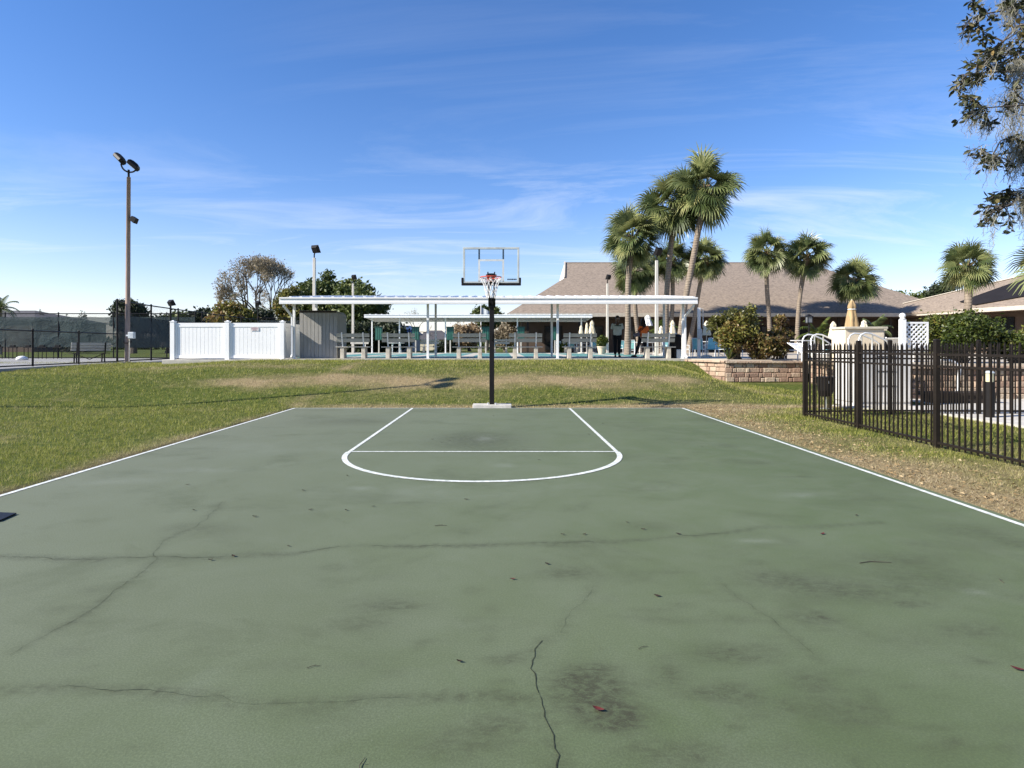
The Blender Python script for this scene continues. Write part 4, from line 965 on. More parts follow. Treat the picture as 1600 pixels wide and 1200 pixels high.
for k in range(6):
    p = A1-ax*7+ax*(3.4*k)+nx_*1.86; m = MB(); m.slab([p+Vector((0,0,-1.9)),p+ax*1.6+Vector((0,0,-1.9)),p+ax*1.6+Vector((0,0,-.6)),p+Vector((0,0,-.6))],-nx_,.05); m.build('window', GLASSD, wl)
m = MB(); 
for k in range(2): p = A1+ax*(1.5+k*2.6)+nx_*.9; m.obox(p+Vector((0,0,-.30)),p+ax*.7+Vector((0,0,-.30)),.3,.08)
m.build('porch_light', WHITE, t)
# roof plane: black solar mats lying on the shingles
pn = (A2-A1).cross(R3-A1).normalized()
if pn.z < 0: pn = -pn
def onroof(px, py):
    d = Vector(((px-CX)/F,1,(CY-py)/F)); o = Vector((0,0,EYE)); k = (A1-o).dot(pn)/d.dot(pn); return o+d*k+pn*.06
c4 = [onroof(1500,473),onroof(1600,437.5),onroof(1660,418),onroof(1690,444),onroof(1600,464.5),onroof(1524,478)]
m = MB(); m.slab(c4,pn,.04); tag(m.build('solar_panel', SOLAR),'dark panel array lying on the right wing roof','solar panel')

# neighbouring houses far behind
def house(name, label, x0,x1,y,z0,ze,zr,dep,wallm,roofm):
    t = thing(name,label,'house',((x0+x1)/2,y,z0)); m = MB(); m.box(x0+.3,x1-.3,y+.3,y+dep,z0,ze); m.build('wall', wallm, t)
    m = MB(); k = (x1-x0)*.3; a,b,c,d = (x0,y,ze),(x1,y,ze),(x1-k,y+dep/2,zr),(x0+k,y+dep/2,zr); e,f = (x0,y+dep,ze),(x1,y+dep,ze)
    m.slab([a,b,c,d],(0,0,-1),.15); m.slab([b,f,c],(0,0,-1),.15); m.slab([e,a,d],(0,0,-1),.15); m.slab([f,e,d,c],(0,0,-1),.15); m.build('roof', roofm, t)
house('house','grey roofed house behind the tennis windscreen at the far left',PX(-170,75),PX(54,75),75,.5,PZ(499,75),PZ(480,75),14,BROWNWALL,ROOFG)
house('house','small pale house seen between the far shelter posts',PX(645,92),PX(702,92),92,.3,PZ(530,92),PZ(515,92),10,CREAM,ROOFG)
house('house','low dark blue roofed house in the shade under the far shelter',PX(604,70),PX(646,70),70,.5,PZ(520,70),PZ(507,70),8,GREYP,basic('blue_roof',(.03,.06,.14),.6))

# ---------------------------------------------------------------- palms
def palm(px_, base_px, crown, rad, D, label, name='palm_tree', base_z=None, skirt=False, nl=54, lean_mid=None, group='cabbage palms around the pool deck'):
    """crown=(px,py) of the crown heart; rad in photo px"""
    bz = FZ if base_z is None else base_z
    C_ = P(crown[0],crown[1],D); Rr = rad/F*D; bx = PX(base_px,D)
    t = thing(name,label,'palm tree',(bx,D,bz),group)
    mid = lean_mid if lean_mid is not None else .5
    pts_ = []; rr = []
    hgt = C_.z-.35-bz
    for i in range(9):
        f = i/8; x = lerp(bx, C_.x, f**(1.4) if mid == .5 else f)+.10*math.sin(f*PI*1.6+px_)*(1 if mid == .5 else mid); pts_.append((x, D+.08*math.sin(f*4+px_), bz-.05+hgt*f)); rr.append(.20-.05*sm(f*3)+.02*R.random()+(.05 if i == 8 else 0))
    m = MB(); m.tube(pts_, rr, 10); m.build('trunk', PTRUNK, t, smooth=True)
    Vl, Fl, Al = [], [], []
    m2 = MB(); top = Vector(pts_[-1])
    for k in range(30):   # old leaf bases under the crown
        a = k*2.4; z = top.z-.5+.022*k; d = Vector((math.cos(a),math.sin(a),.9)).normalized(); p = Vector((top.x,top.y,z)); m2.var = R.random(); m2.tube([p+d*.12,p+d*.42+Vector((0,0,.03))],[.045,.02],4)
    m2.build('boots', PALMDEAD, t)
    mp = MB()
    heart = top+Vector((0,0,.15))
    for k in range(nl):
        a = k*2.39996+R.uniform(-.25,.25); f = (k+.5)/nl; el = math.radians(lerp(84,-64,f**.8)+R.uniform(-24,24))
        d = Vector((math.cos(a)*math.cos(el),math.sin(a)*math.cos(el),math.sin(el)))
        pl = Rr*R.uniform(.34,.55); hub = heart+d*pl+Vector((0,0,-.10*pl*math.cos(el)))
        mp.tube([heart,heart+d*pl*.55+Vector((0,0,.03)),hub],[.022,.016,.010],4,False)
        side = d.cross(Vector((0,0,1))); side = side.normalized() if side.length > .1 else Vector((1,0,0)); up = side.cross(d).normalized()
        fd = (d+Vector((0,0,-.35))).normalized(); side = Matrix.Rotation(R.uniform(-1.15,1.15),3,fd) @ side; side = (side-fd*side.dot(fd)).normalized(); up = side.cross(fd).normalized(); up = up if up.z > 0 else -up; LL = Rr*R.uniform(.52,.66); ns = 26
        base_v = min(1,max(0,.55-f*.20+R.uniform(-.32,.32)))
        if R.random() < .06: base_v = .9
        for s in range(ns):
            th = math.radians(lerp(-118,118,s/(ns-1)))+R.uniform(-.03,.03); dirv = fd*math.cos(th)+side*math.sin(th)+up*(.30*abs(math.sin(th))+.10)
            dirv.normalize(); L = LL*(1-.30*abs(th)/2.1)*R.uniform(.88,1.08); wv = dirv.cross(up).normalized()
            p0_ = hub; w1 = .030*LL/.9; cur = dirv.copy(); p = hub.copy(); ch = [(p.copy(),w1*.35)]
            for q in range(3):
                p = p+cur*(L/3); cur = (cur+Vector((0,0,-.22-.42*q))).normalized(); ch.append((p.copy(),(w1,w1*.8,0.004)[q]))
            b_ = len(Vl)
            for p_, ww in ch: Vl += [tuple(p_-wv*ww),tuple(p_+wv*ww)]
            for q in range(3): Fl.append((b_+2*q,b_+2*q+1,b_+2*q+3,b_+2*q+2)); Al.append(min(1,max(0,base_v+R.uniform(-.12,.12)+(.15 if q == 2 else 0))))
    arrays_obj('crown', np.array(Vl), np.array(Fl), PALML, t, face_attr={'var': np.array(Al)})
    mp.var = .7; mp.build('petioles', PALML, t)
    return t
palm(1,978,(989,365),54,35,'leftmost leaning palm in front of the clubhouse roof')
palm(2,998,(990,420),44,45.5,'lower palm tucked behind the leftmost tall palm')
palm(3,1041,(1050,312),64,35.5,'second tallest palm with drooping crown in the middle of the tall cluster',nl=52)
palm(4,1064,(1100,288),66,34,'tallest palm with a curved leaning trunk',nl=52)
palm(5,1047,(1052,402),40,46,'short palm between the two tallest trunks, crown at the roof ridge')
palm(6,1076,(1104,400),41,46.2,'round crowned lower palm right of the tall cluster')
palm(7,1202,(1198,389),41,46.6,'slim palm left of a pair in front of the clubhouse roof')
palm(8,1244,(1259,395),43,46.4,'slim palm with slightly leaning trunk right of its pair')
palm(9,1326,(1334,434),41,46.8,'short palm rising behind the cream counter and tan umbrella')
palm(10,1511,(1511,408),45,30,'round palm above the green shrub in front of the right wing')
palm(11,1700,(1690,385),88,16,'palm at the right edge with only its left fronds in view',nl=40)
def feather_palm(x, y, z, hgt, rad, label, n=16, mat_=PALML):
    t = thing('palm_tree',label,'palm tree',(x,y,z)); m = MB(); m.tube([(x,y,z-.1),(x+.05,y,z+hgt*.5),(x,y,z+hgt)],[rad*.10,rad*.07,rad*.06],8); m.build('trunk', PTRUNK, t, smooth=True)
    Vl, Fl, Al = [], [], []
    for k in range(n):
        a = k*2.4; el = math.radians(lerp(80,5,k/n)); d = Vector((math.cos(a)*math.cos(el),math.sin(a)*math.cos(el),math.sin(el))); p = Vector((x,y,z+hgt)); cur = d.copy(); side = d.cross(Vector((0,0,1))).normalized(); L = rad*R.uniform(.9,1.2)
        for q in range(14):
            p2 = p+cur*L/14; cur = (cur+Vector((0,0,-.13))).normalized()
            for sg in (-1,1):
                tip = p2+side*sg*L*.26*math.sin(PI*(q+1.5)/16)+Vector((0,0,-L*.10))+cur*L*.05; b_ = len(Vl); Vl += [tuple(p),tuple(p2),tuple(tip),tuple(p.lerp(tip,.5)-Vector((0,0,.01)))]; Fl.append((b_,b_+1,b_+2,b_+3)); Al.append(R.uniform(.1,.7))
            p = p2
    arrays_obj('crown', np.array(Vl), np.array(Fl), mat_, t, face_attr={'var': np.array(Al)}); return t
feather_palm(PX(0,52),52,.6,PZ(484,52)-.6,1.6,'dark feathery palm at the left edge above the windscreen')
feather_palm(PX(1279,45),45,FZ,1.2,1.6,'small green potted palm under the porch right of the black lamp post',16,YGREEN)
feather_palm(PX(1367,45),45,FZ,1.6,1.4,'small feathery palm in the shade behind the cream counter')
feather_palm(PX(1030,40),40,FZ,1.4,1.3,'small green palm under the porch behind the woman in orange',14,YGREEN)

# ---------------------------------------------------------------- broadleaf trees and shrubs
def leaves_np(blobs, n, size, squash=.8, seed=1, fluff=.10):
    """leaf quads spread through blobs [(x,y,z,r)], denser towards each blob's skin"""
    g = np.random.default_rng(seed); B = np.array(blobs); wts = B[:,3]**2; wts /= wts.sum()
    which = g.choice(len(B), n, p=wts); d = g.normal(size=(n,3)); d /= np.linalg.norm(d,axis=1,keepdims=True)
    r = g.uniform(.35,1.0,n)**.45*(1+g.normal(0,fluff,n)+(g.uniform(0,1,n) < .12)*g.uniform(0,fluff*3.5,n)); c = B[which,:3]+d*(r*B[which,3])[:,None]*np.array([1,1,squash])
    a = g.normal(size=(n,3)); a /= np.linalg.norm(a,axis=1,keepdims=True); b = np.cross(a, g.normal(size=(n,3))); b /= np.linalg.norm(b,axis=1,keepdims=True)
    s = size*g.uniform(.55,1.4,n)[:,None]; V = np.stack([c-a*s,c+b*s*.5,c+a*s,c-b*s*.5],1).reshape(-1,3)
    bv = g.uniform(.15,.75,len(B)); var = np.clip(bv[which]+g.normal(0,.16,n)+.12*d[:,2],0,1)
    return V, np.arange(n*4).reshape(-1,4), var
def tree(name, label, cat, base, blobs, n, size, mat_, trunk_r=.3, bark=BARK, group=None, seed=1, squash=.8, fluff=.13):
    t = thing(name,label,cat,base,group); B = Vector(base); m = MB()
    zc = min(b[2]-b[3]*.5 for b in blobs); cx_ = sum(b[0] for b in blobs)/len(blobs); cy_2 = sum(b[1] for b in blobs)/len(blobs)
    fork = Vector((lerp(B.x,cx_,.5),lerp(B.y,cy_2,.5),max(B.z+.25*trunk_r,lerp(B.z,zc,.7))))
    m.tube([B-Vector((0,0,.1)),B.lerp(fork,.5)+Vector((trunk_r*.3,0,0)),fork],[trunk_r*1.3,trunk_r,trunk_r*.85],9)
    rr = random.Random(seed)
    for b in blobs[:14]:
        e = Vector(b[:3]); mdl = fork.lerp(e,.5)+Vector((rr.uniform(-.1,.1),rr.uniform(-.1,.1),.12))*b[3]; m.tube([fork,mdl,e],[trunk_r*.5,trunk_r*.3,trunk_r*.08],6)
        for _ in range(3):
            q = e+Vector((rr.uniform(-1,1),rr.uniform(-1,1),rr.uniform(-.4,1)))*b[3]*.8; m.tube([mdl.lerp(e,.6),q],[trunk_r*.15,trunk_r*.04],4)
    m.build('trunk', bark, t)
    V,Fc,va = leaves_np(blobs,n,size,squash,seed,fluff); arrays_obj('crown', V, Fc, mat_, t, face_attr={'var': va}); return t
def blobs_in(px0,px1,py0,py1,D,n,r0,r1,seed,shape=None,depth=None):
    g = random.Random(seed); out = []
    cx,cz = (PX(px0,D)+PX(px1,D))/2,(PZ(py0,D)+PZ(py1,D))/2; rx,rz = abs(PX(px1,D)-PX(px0,D))/2,abs(PZ(py0,D)-PZ(py1,D))/2; dp = depth or rx*.7
    while len(out) < n:
        u,v,w_ = g.uniform(-1,1),g.uniform(-1,1),g.uniform(-1,1)
        if shape == 'box' or u*u+v*v+w_*w_ < 1:
            r = g.uniform(r0,r1); out.append((cx+u*max(.05,rx-r*.8),D+w_*dp,cz+v*max(.05,rz-r*.7),r))
    return out
# live oaks behind the left of the shelters
tree('oak_tree','tall green oak behind the left end of the near shelter','tree',(PX(505,66),66,.8),blobs_in(448,566,417,548,66,40,.7,1.7,11),26000,.20,OAKG,.4,seed=11)
tree('oak_tree','green oak with a stepped crown sloping down to the far shelter','tree',(PX(560,62),62,.8),blobs_in(515,618,430,560,62,34,.7,1.5,12,depth=4),20000,.20,OAKG,.35,seed=12)
tree('oak_tree','dark shaded tree mass low behind the first floodlight poles','tree',(PX(560,54),54,.8),blobs_in(500,640,500,556,54,26,.7,1.4,13,'box',depth=2),13000,.18,DARKG,.3,seed=13)
tree('oak_tree','yellowish brown leafed tree between the bare oak and the near shelter','tree',(PX(440,58),58,.8),blobs_in(425,480,445,540,58,22,.5,1.1,14),11000,.16,STRAWT if False else OLIVE,.3,seed=14)
tree('shrub_tree','rounded green tree with orange tint left of the bare oak trunk','tree',(PX(360,50),50,.8),blobs_in(328,402,470,530,50,18,.6,1.2,15),9000,.15,OLIVE,.3,seed=15)
tree('shrub_tree','dark green tree beneath the bare oak crown','tree',(PX(405,56),56,.8),blobs_in(378,440,482,535,56,14,.7,1.2,16),7000,.16,DARKG,.3,seed=16)
tree('dark_tree','dark rounded tree behind the wooden light pole and tall fence','tree',(PX(208,60),60,.6),blobs_in(178,232,468,530,60,14,.7,1.5,17),7000,.2,DARKG,.3,seed=17)
tree('shrub_tree','low green tree seen over the tall fence beside the small dark pole','tree',(PX(262,62),62,.6),blobs_in(235,300,484,535,62,14,.7,1.4,18),6000,.19,OAKG,.3,seed=18)
tree('dark_tree','dark wide tree above the left end of the white enclosure','tree',(PX(315,64),64,.6),blobs_in(288,345,476,535,64,16,.7,1.5,19),7000,.2,DARKG,.3,seed=19)
tree('shrub_tree','small rounded green tree behind the basketball post','tree',(PX(760,75),75,.5),blobs_in(733,792,477,515,75,12,.6,1.3,20),5000,.2,OAKG,.25,seed=20)
tree('dry_tree','straw coloured dry tree under the far shelter left of the basketball post','tree',(PX(735,64),64,.6),blobs_in(704,756,498,548,64,20,.35,.8,21),4500,.17,STRAWT,.2,seed=21,fluff=.3)
tree('dry_tree','tan flowering tree under the far shelter right of the basketball post','tree',(PX(788,60),60,.6),blobs_in(768,812,502,546,60,18,.3,.7,22),4500,.14,BUDS,.2,seed=22,fluff=.35)
tree('dark_tree','low dark bushy tree beside the small pale house under the far shelter','tree',(PX(690,58),58,.6),blobs_in(680,712,528,556,58,10,.4,.8,23,'box'),4000,.12,DARKG,.2,seed=23)
for i,(a,b,y0,D,lb) in enumerate(((1368,1424,444,78,'green tree behind the dip between the two clubhouse roofs'),(1410,1462,440,82,'green tree rising above the valley left of the taller loose tree'),(1445,1492,434,80,'loose dark tree just left of the round palm above the wing roof'))):
    tree('oak_tree',lb,'tree',(PX((a+b)/2,D),D,.5),blobs_in(a,b,y0,540,D,18,.9,1.8,30+i),8000,.22,(OAKG,OAKG,DARKG)[i],.4,seed=30+i)
# low distant tree line beyond everything, one mass
bl_ = []
g = random.Random(5)
for k in range(150):
    x = -150+300*k/150+g.uniform(-2,2); y = 125+g.uniform(-8,8); r = g.uniform(1.4,2.8); bl_.append((x,y,g.uniform(.8,2.4),r))
V,Fc,va = leaves_np(bl_,42000,.34,.9,77); tag(arrays_obj('distant_woodland', V, Fc, OAKG, face_attr={'var': va}),'low distant band of trees closing the view beyond the park','woods',kind='stuff')
for i,(px,py,D,h_) in enumerate(((64,484,80,2.0),(103,491,70,1.6),(127,486,72,1.8),(132,487,72,1.8))):
    lb = ['thin pale conifer far left beyond the windscreen','small dark conifer top poking over the windscreen','left of two thin dark conifer tops over the windscreen','right of two thin dark conifer tops over the windscreen'][i]
    x = PX(px,D); zt = PZ(py,D); tree('conifer_tree',lb,'tree',(x,D,.5),[(x,D,zt-.35*j,.12+.11*j) for j in range(12) if zt-.35*j > .8],1800,.10,DARKG,.08,seed=50+i,squash=1)

# bare oak, grown branch by branch
def bare_tree(px, D, base_z, label, px0, px1, ytop, ylow, seed, depth=6, name='bare_oak_tree', trunk_r=.42, leafsize=.13, per=12):
    t = thing(name,label,'tree',(PX(px,D),D,base_z)); g = random.Random(seed); m = MB(); tips = []
    cxw = (PX(px0,D)+PX(px1,D))/2; hw = (PX(px1,D)-PX(px0,D))/2; zt = PZ(ytop,D); zl = PZ(ylow,D)
    def grow(p, d, L, r, dep):
        pts_ = [p]; cur = d.copy(); q = p.copy()
        for k in range(3):
            cur = (cur+Vector((g.uniform(-.22,.22),g.uniform(-.22,.22),g.uniform(-.10,.22)))).normalized(); q = q+cur*L/3; pts_.append(q.copy())
        u = (q.x-cxw)/hw; zz = (q.z-zl)/(zt-zl)
        m.tube(pts_,[r,r*.86,r*.74,r*.6],6 if dep > 3 else 4 if dep > 1 else 3,False)
        if dep <= 2: tips.append((q,L)); tips.append((pts_[2],L))
        if dep == 0: return
        if u*u+max(0,zz)**2 > .98: return
        for k in range(g.choice((2,3,3)) if dep > 1 else 3):
            a = g.uniform(0,2*PI); sp = g.uniform(.35,.85); s = cur.cross(Vector((math.cos(a),math.sin(a),.3))).normalized(); nd = (cur*math.cos(sp)+s*math.sin(sp)+Vector((0,0,.06))).normalized(); grow(q,nd,L*g.uniform(.66,.86),r*.58,dep-1)
    b = Vector((PX(px,D),D,base_z)); f = Vector((b.x-.2,D,lerp(base_z,zl,.62))); m.tube([b,b.lerp(f,.5)+Vector((.15,0,0)),f],[trunk_r*1.3,trunk_r,trunk_r*.9],10)
    span = (zt-f.z)
    NP = 10 if depth > 4 else 5
    for k in range(NP):
        th = lerp(.18,PI-.12,k/(NP-1))+g.uniform(-.08,.08); sy_ = g.uniform(-.6,.6); grow(f,Vector((math.cos(th),sy_,math.sin(th))).normalized(),span*lerp(.31,.42,abs(math.cos(th))),trunk_r*.46,depth-(k%3 == 1))
    m.build('trunk', BARKD, t)
    n = len(tips)*per; c = np.repeat(np.array([tuple(p) for p,_ in tips]),per,0)+NR.normal(0,.22,(n,3)); a = NR.normal(size=(n,3)); a /= np.linalg.norm(a,axis=1,keepdims=True); b_ = np.cross(a,NR.normal(size=(n,3))); b_ /= np.linalg.norm(b_,axis=1,keepdims=True); s = leafsize*NR.uniform(.4,1.2,(n,1))
    arrays_obj('crown', np.stack([c-a*s,c+b_*s*.45,c+a*s,c-b_*s*.45],1).reshape(-1,3), np.arange(n*4).reshape(-1,4), BUDS, t, face_attr={'var': NR.uniform(0,1,n)}); print('bare tips', n); return t
bare_tree(411,80,.6,'wide spreading nearly bare oak with brownish twig ends above the white enclosure',352,472,413,500,4,depth=6)
bare_tree(652,85,.6,'small bare topped tree above the far shelter roof',638,668,478,500,9,depth=3,name='bare_tree',trunk_r=.12,leafsize=.09,per=3)

# shrubs on the deck corner
def shrub(label, px0,px1,py0,py1,D,n,nl,size,mat_,seed,r0,r1,bz,depth=None):
    bl = blobs_in(px0,px1,py0,py1,D,n,r0,r1,seed,depth=depth); t = thing('garden_shrub',label,'shrub',((bl[0][0]),D,bz)); m = MB(); g = random.Random(seed); cx = PX((px0+px1)/2,D)
    for b in bl:
        a = Vector((cx+g.uniform(-.25,.25),D+g.uniform(-.15,.15),bz)); e = Vector(b[:3]); m.tube([a,a.lerp(e,.5)+Vector((g.uniform(-.1,.1),0,.1)),e],[.022,.015,.006],5)
        for _ in range(2): m.tube([e,e+Vector((g.uniform(-1,1),g.uniform(-.6,.6),g.uniform(-.2,1)))*b[3]],[.007,.003],3)
    m.build('stem', BARK, t); V,Fc,va = leaves_np(bl,nl,size,.95,seed,.24); arrays_obj('foliage', V, Fc, mat_, t, face_attr={'var': va}); return t
shrub('tallest olive and bronze shrub at the left end of the brown block wall',1104,1192,468,548,22.9,34,8500,.060,OLIVE,61,.14,.34,FZ,.7)
shrub('red tinted upright shrub at the right of the shrub group on the block wall',1196,1240,492,552,23.2,16,3600,.058,REDDISH,62,.12,.26,FZ,.5)
shrub('low spreading bronze shrub along the top of the brown block wall',1140,1238,515,562,22.55,26,5600,.055,REDDISH,63,.12,.26,FZ,.4)
shrub('wide yellow green shrub beyond the right picket fence',1438,1552,482,560,18.0,46,12000,.050,YGREEN,64,.12,.32,FZ,.8)
shrub('darker shrub at the right edge of the photo beyond the fence',1540,1645,512,562,17.8,34,7500,.050,YGREEN,65,.12,.28,FZ,.7)
def spiky(label, x, y, z, s, mat_=YGREEN, n=26):
    t = thing('spiky_plant',label,'plant',(x,y,z)); m = MB()
    for k in range(n):
        a = R.uniform(0,2*PI); el = R.uniform(.5,1.4); d = Vector((math.cos(a)*math.cos(el),math.sin(a)*math.cos(el),math.sin(el))); L = s*R.uniform(.6,1); w_ = Vector((-math.sin(a),math.cos(a),0))*.02*s*2; p = Vector((x,y,z)); q = p+d*L*.6; e = p+d*L+Vector((0,0,-L*.12)); m.var = R.random(); m.add([p-w_*.6,p+w_*.6,q+w_,q-w_,e],[(0,1,2,3),(3,2,4)])
    m.build('blades', mat_, t); return t
spiky('pale green spiky plant at the left foot of the shrub group',PX(1139,22.6),22.6,FZ,.75)

# ---------------------------------------------------------------- pool deck furniture
def chair():
    t = thing('patio_chair','','chair'); m = MB()
    for s in (-.27,.27):
        m.tube([(s,-.28,0),(s,-.26,.40),(s,-.24,.62),(s,.22,.64),(s,.30,.0)],.018,6); m.tube([(s,.20,.38),(s,.30,.70),(s,.40,1.0)],.016,6)
        m.tube([(s,-.26,.40),(s,.20,.38)],.015,6)
    m.tube([(-.27,.40,1.0),(.27,.40,1.0)],.018,6); m.build('frame', WHITE, t)
    m = MB(); m.slab([(-.26,-.24,.41),(.26,-.24,.41),(.26,.20,.38),(-.26,.20,.38)],(0,0,1),.012); m.build('seat', TEALF, t)
    m = MB(); m.slab([(-.26,.21,.40),(.26,.21,.40),(.26,.39,.97),(-.26,.39,.97)],(0,-1,0),.012); m.build('backrest', TEALF, t); return t
ch = [(1070,30,1.2,'white framed turquoise chair right of the near shelter post'),(1092,29,2.6,'turquoise chair beside the white utility post'),(1112,27.5,-.6,'turquoise chair just left of the tall olive shrub'),(1128,29.5,.8,'turquoise chair half hidden by the tall olive shrub'),
      (875,46.8,.4,'leftmost turquoise chair behind the last near bench under the porch'),(893,46.2,2.9,'white framed chair seen under the bench left of the man'),(925,46.5,-.5,'turquoise chair directly left of the white potted plant'),(975,40,.4,'chair behind the palm trunk between the two people'),
      (985,38,3.0,'white and turquoise chair left of the woman in orange'),(1045,33,.2,'chair behind the right end of the bench by the woman'),(1300,24,3.4,'turquoise chair facing the court above the picket fence'),(1148,27.6,2.0,'chair behind the gap in the lower shrubs')]
copies(chair(), [(PX(c,D),D,FZ,a,.86) for c,D,a,_ in ch], [c[3] for c in ch], 'turquoise pool deck chairs')
def table_round():
    t = thing('patio_table','','table'); m = MB(); m.lathe([(.55,0),(.58,.015),(.58,.03),(.55,.035)],(0,0,.69),20); m.build('table_top', WHITE, t)
    for k in range(4): m = MB(); a = PI/4+k*PI/2; m.tube([(.42*math.cos(a),.42*math.sin(a),0),(.36*math.cos(a),.36*math.sin(a),.69)],.02,6); m.build('leg', WHITE, t)
    return t
copies(table_round(), [(PX(c,D),D,FZ,.3,1) for c,D in ((1104,29.8),(619,42.4),(1247,24.5),(908,47.2),(1010,36.5))],
       ['white round table among the chairs right of the near shelter','white table seen through the second bench from the shed','white table at the left end of the right picket fence','white table under the porch behind the near benches','white table behind the bench beside the woman in orange'],'white patio tables')
def umbrella(c, D, ybot, ytop, w_, mat_, label, zb=None):
    x = PX(c,D); z0 = PZ(ybot,D); z1 = PZ(ytop,D); zb = FZ if zb is None else zb; t = thing('closed_umbrella',label,'umbrella',(x,D,zb))
    m = MB(); m.tube([(x,D,zb),(x,D,z1)],.025,8); m.lathe([(.25,0),(.25,.05),(.05,.09)],(x,D,zb),14); m.build('pole', PALEPOLE, t)
    m = MB(); n = 24; prof = [(1.0,0),(.95,.12),(.78,.35),(.60,.55),(.50,.66),(.62,.70),(.55,.80),(.28,.93),(.05,1.0)]; h_ = z1-z0; vs = []; fs = []
    for r,z in prof:
        for k in range(n): a = 2*PI*k/n; rr = w_*r*(1+.18*math.cos(a*6)+.05*math.sin(a*11+z*9)); vs.append((x+rr*math.cos(a),D+rr*math.sin(a),z0+h_*z))
    for i in range(len(prof)-1):
        for k in range(n): fs.append((i*n+k,i*n+(k+1)%n,(i+1)*n+(k+1)%n,(i+1)*n+k))
    m.add(vs,fs); cn = m.build('canopy', mat_, t, smooth=True); m = MB(); m.tube([(x+w_*.58*math.cos(a),D+w_*.58*math.sin(a),z0+h_*.64) for a in [2*PI*i/14 for i in range(15)]],.015,4,False); m.build('tie', WHITE, cn); return t
umbrella(1331,19.6,511,468,.20,TAN,'large tan closed umbrella standing behind the cream counter',)
umbrella(1302,26,528,502,.20,CREAM,'cream closed umbrella between the lamp post and the cream counter')
umbrella(1350,25,514,500,.16,CREAM,'top of a cream closed umbrella just right of the tan one')
umbrella(1104,28.5,524,501,.18,CREAM,'cream closed umbrella just left of the tall olive shrub')
umbrella(1051,31,524,500,.16,CREAM,'cream closed umbrella right of the leaning palm trunk by the woman')
umbrella(1033,34,524,509,.16,CREAM,'small cream closed umbrella right of the floodlight pole by the woman')
umbrella(908,42,524,508,.16,CREAM,'slim cream closed umbrella, leftmost of three behind the bench')
umbrella(917,42.5,523,504,.14,CREAM,'straight cream closed umbrella, middle of three behind the bench')
umbrella(925,43,523,500,.22,CREAM,'widest cream closed umbrella, rightmost of three behind the bench')
umbrella(1012,36,509,492,.26,WHITE,'white closed umbrella rising behind the woman in orange')
# cream counter
m = MB(); a, b, D = PX(1321,19.2), PX(1381,19.2), 19.2; t = thing('bar_counter','cream stucco outdoor bar counter behind the picket fence','counter',((a+b)/2,D,FZ))
m.box(a,b,D,D+.8,FZ,PZ(514,D)); m.build('body', basic('cream_stucco',(.72,.62,.46),.85,amt=.08,scale=3), t)
m = MB(); m.box(a-.05,b+.10,D-.06,D+.86,PZ(514,D),PZ(510.5,D)); m.build('counter_top', basic('counter_stone',(.60,.54,.42),.5), t, bevel=.01)
m = MB(); m.box(b+.02,b+.34,D+.5,D+1.2,FZ,PZ(516,D)); m.box(b,b+.38,D+.45,D+1.25,PZ(516,D),PZ(513,D)); m.build('side_pier', MATS['cream_stucco'], t)
# pool hand rails
def handrail(c, D, lb, fl):
    x = PX(c,D); t = thing('pool_handrail',lb,'handrail',(x,D,FZ)); 
    for s, dy in ((0,0),(1,.55)):
        m = MB(); w_ = .95*fl; pts_ = [(x,D+dy,FZ),(x,D+dy,FZ+.70),(x+.06*fl,D+dy,FZ+.82),(x+.18*fl,D+dy,FZ+.88),(x+.36*fl,D+dy,FZ+.86),(x+w_*.8,D+dy,FZ+.68),(x+w_,D+dy,FZ+.55),(x+w_,D+dy,FZ)]; m.tube(pts_,.026,8); m.tube([(x+.40*fl,D+dy,FZ),(x+.40*fl,D+dy,FZ+.85)],.024,8); m.build('rail', SILVER, t, smooth=True)
handrail(1267,20.0,'white curved pool handrail at the left end of the picket fence',1); handrail(1342,18.2,'curved pool handrail in front of the cream counter',1)
# loungers stacked
def lounger():
    t = thing('sun_lounger','','sun lounger'); m = MB()
    for s in (-.3,.3): m.tube([(s,-.9,.32),(s,.3,.34),(s,.95,.75)],.022,6); m.tube([(s,-.7,0),(s,-.7,.32)],.02,6); m.tube([(s,.3,0),(s,.3,.34)],.02,6)
    m.build('frame', WHITE, t); m = MB()
    for i in range(12): y = -.85+i*.095; m.box(-.29,.29,y,y+.075,.335,.345)
    for i in range(6): m.slab([(-.29,.34+i*.10,.365+i*.063),(.29,.34+i*.10,.365+i*.063),(.29,.42+i*.10,.415+i*.063),(-.29,.42+i*.10,.415+i*.063)],(0,0,1),.01)
    m.build('straps', WHITE, t); return t
copies(lounger(), [(PX(1276,19.4),19.6,FZ,.5,.8),(PX(1288,19.9),20.6,FZ,.4,.8),(PX(1240,23.4),23.6,FZ,1.4,1),(PX(1432,18.6),19.2,FZ,2.4,1)],['white strapped lounger nearest the left pool handrail','white strapped lounger behind the first one at the handrail','white lounger at the right end of the brown block wall','white lounger behind the lattice screen'],'white pool loungers')
# lamp post
x = PX(1264,25); t = thing('lamp_post','black lamp post with glass lantern standing on the pool deck','lamp post',(x,25,FZ)); m = MB(); m.tube([(x,25,FZ),(x,25,PZ(504,25))],.03,8); m.lathe([(.08,0),(.08,.2),(.035,.3)],(x,25,FZ),10); m.build('post', BLACK, t)
m = MB(); z = PZ(504,25); m.prism([(x-.09,24.91),(x+.09,24.91),(x+.09,25.09),(x-.09,25.09)],z,z+.24); m.build('lantern', LENS, t)
m = MB(); m.box(x-.13,x+.13,24.87,25.13,z+.24,z+.34,top=.11); m.box(x-.10,x+.10,24.90,25.10,z-.03,z)
for sx in (-.095,.095):
    for sy in (-.095,.095): m.box(x+sx-.01,x+sx+.01,25+sy-.01,25+sy+.01,z,z+.24)
m.build('lantern_cap', BLACK, t)
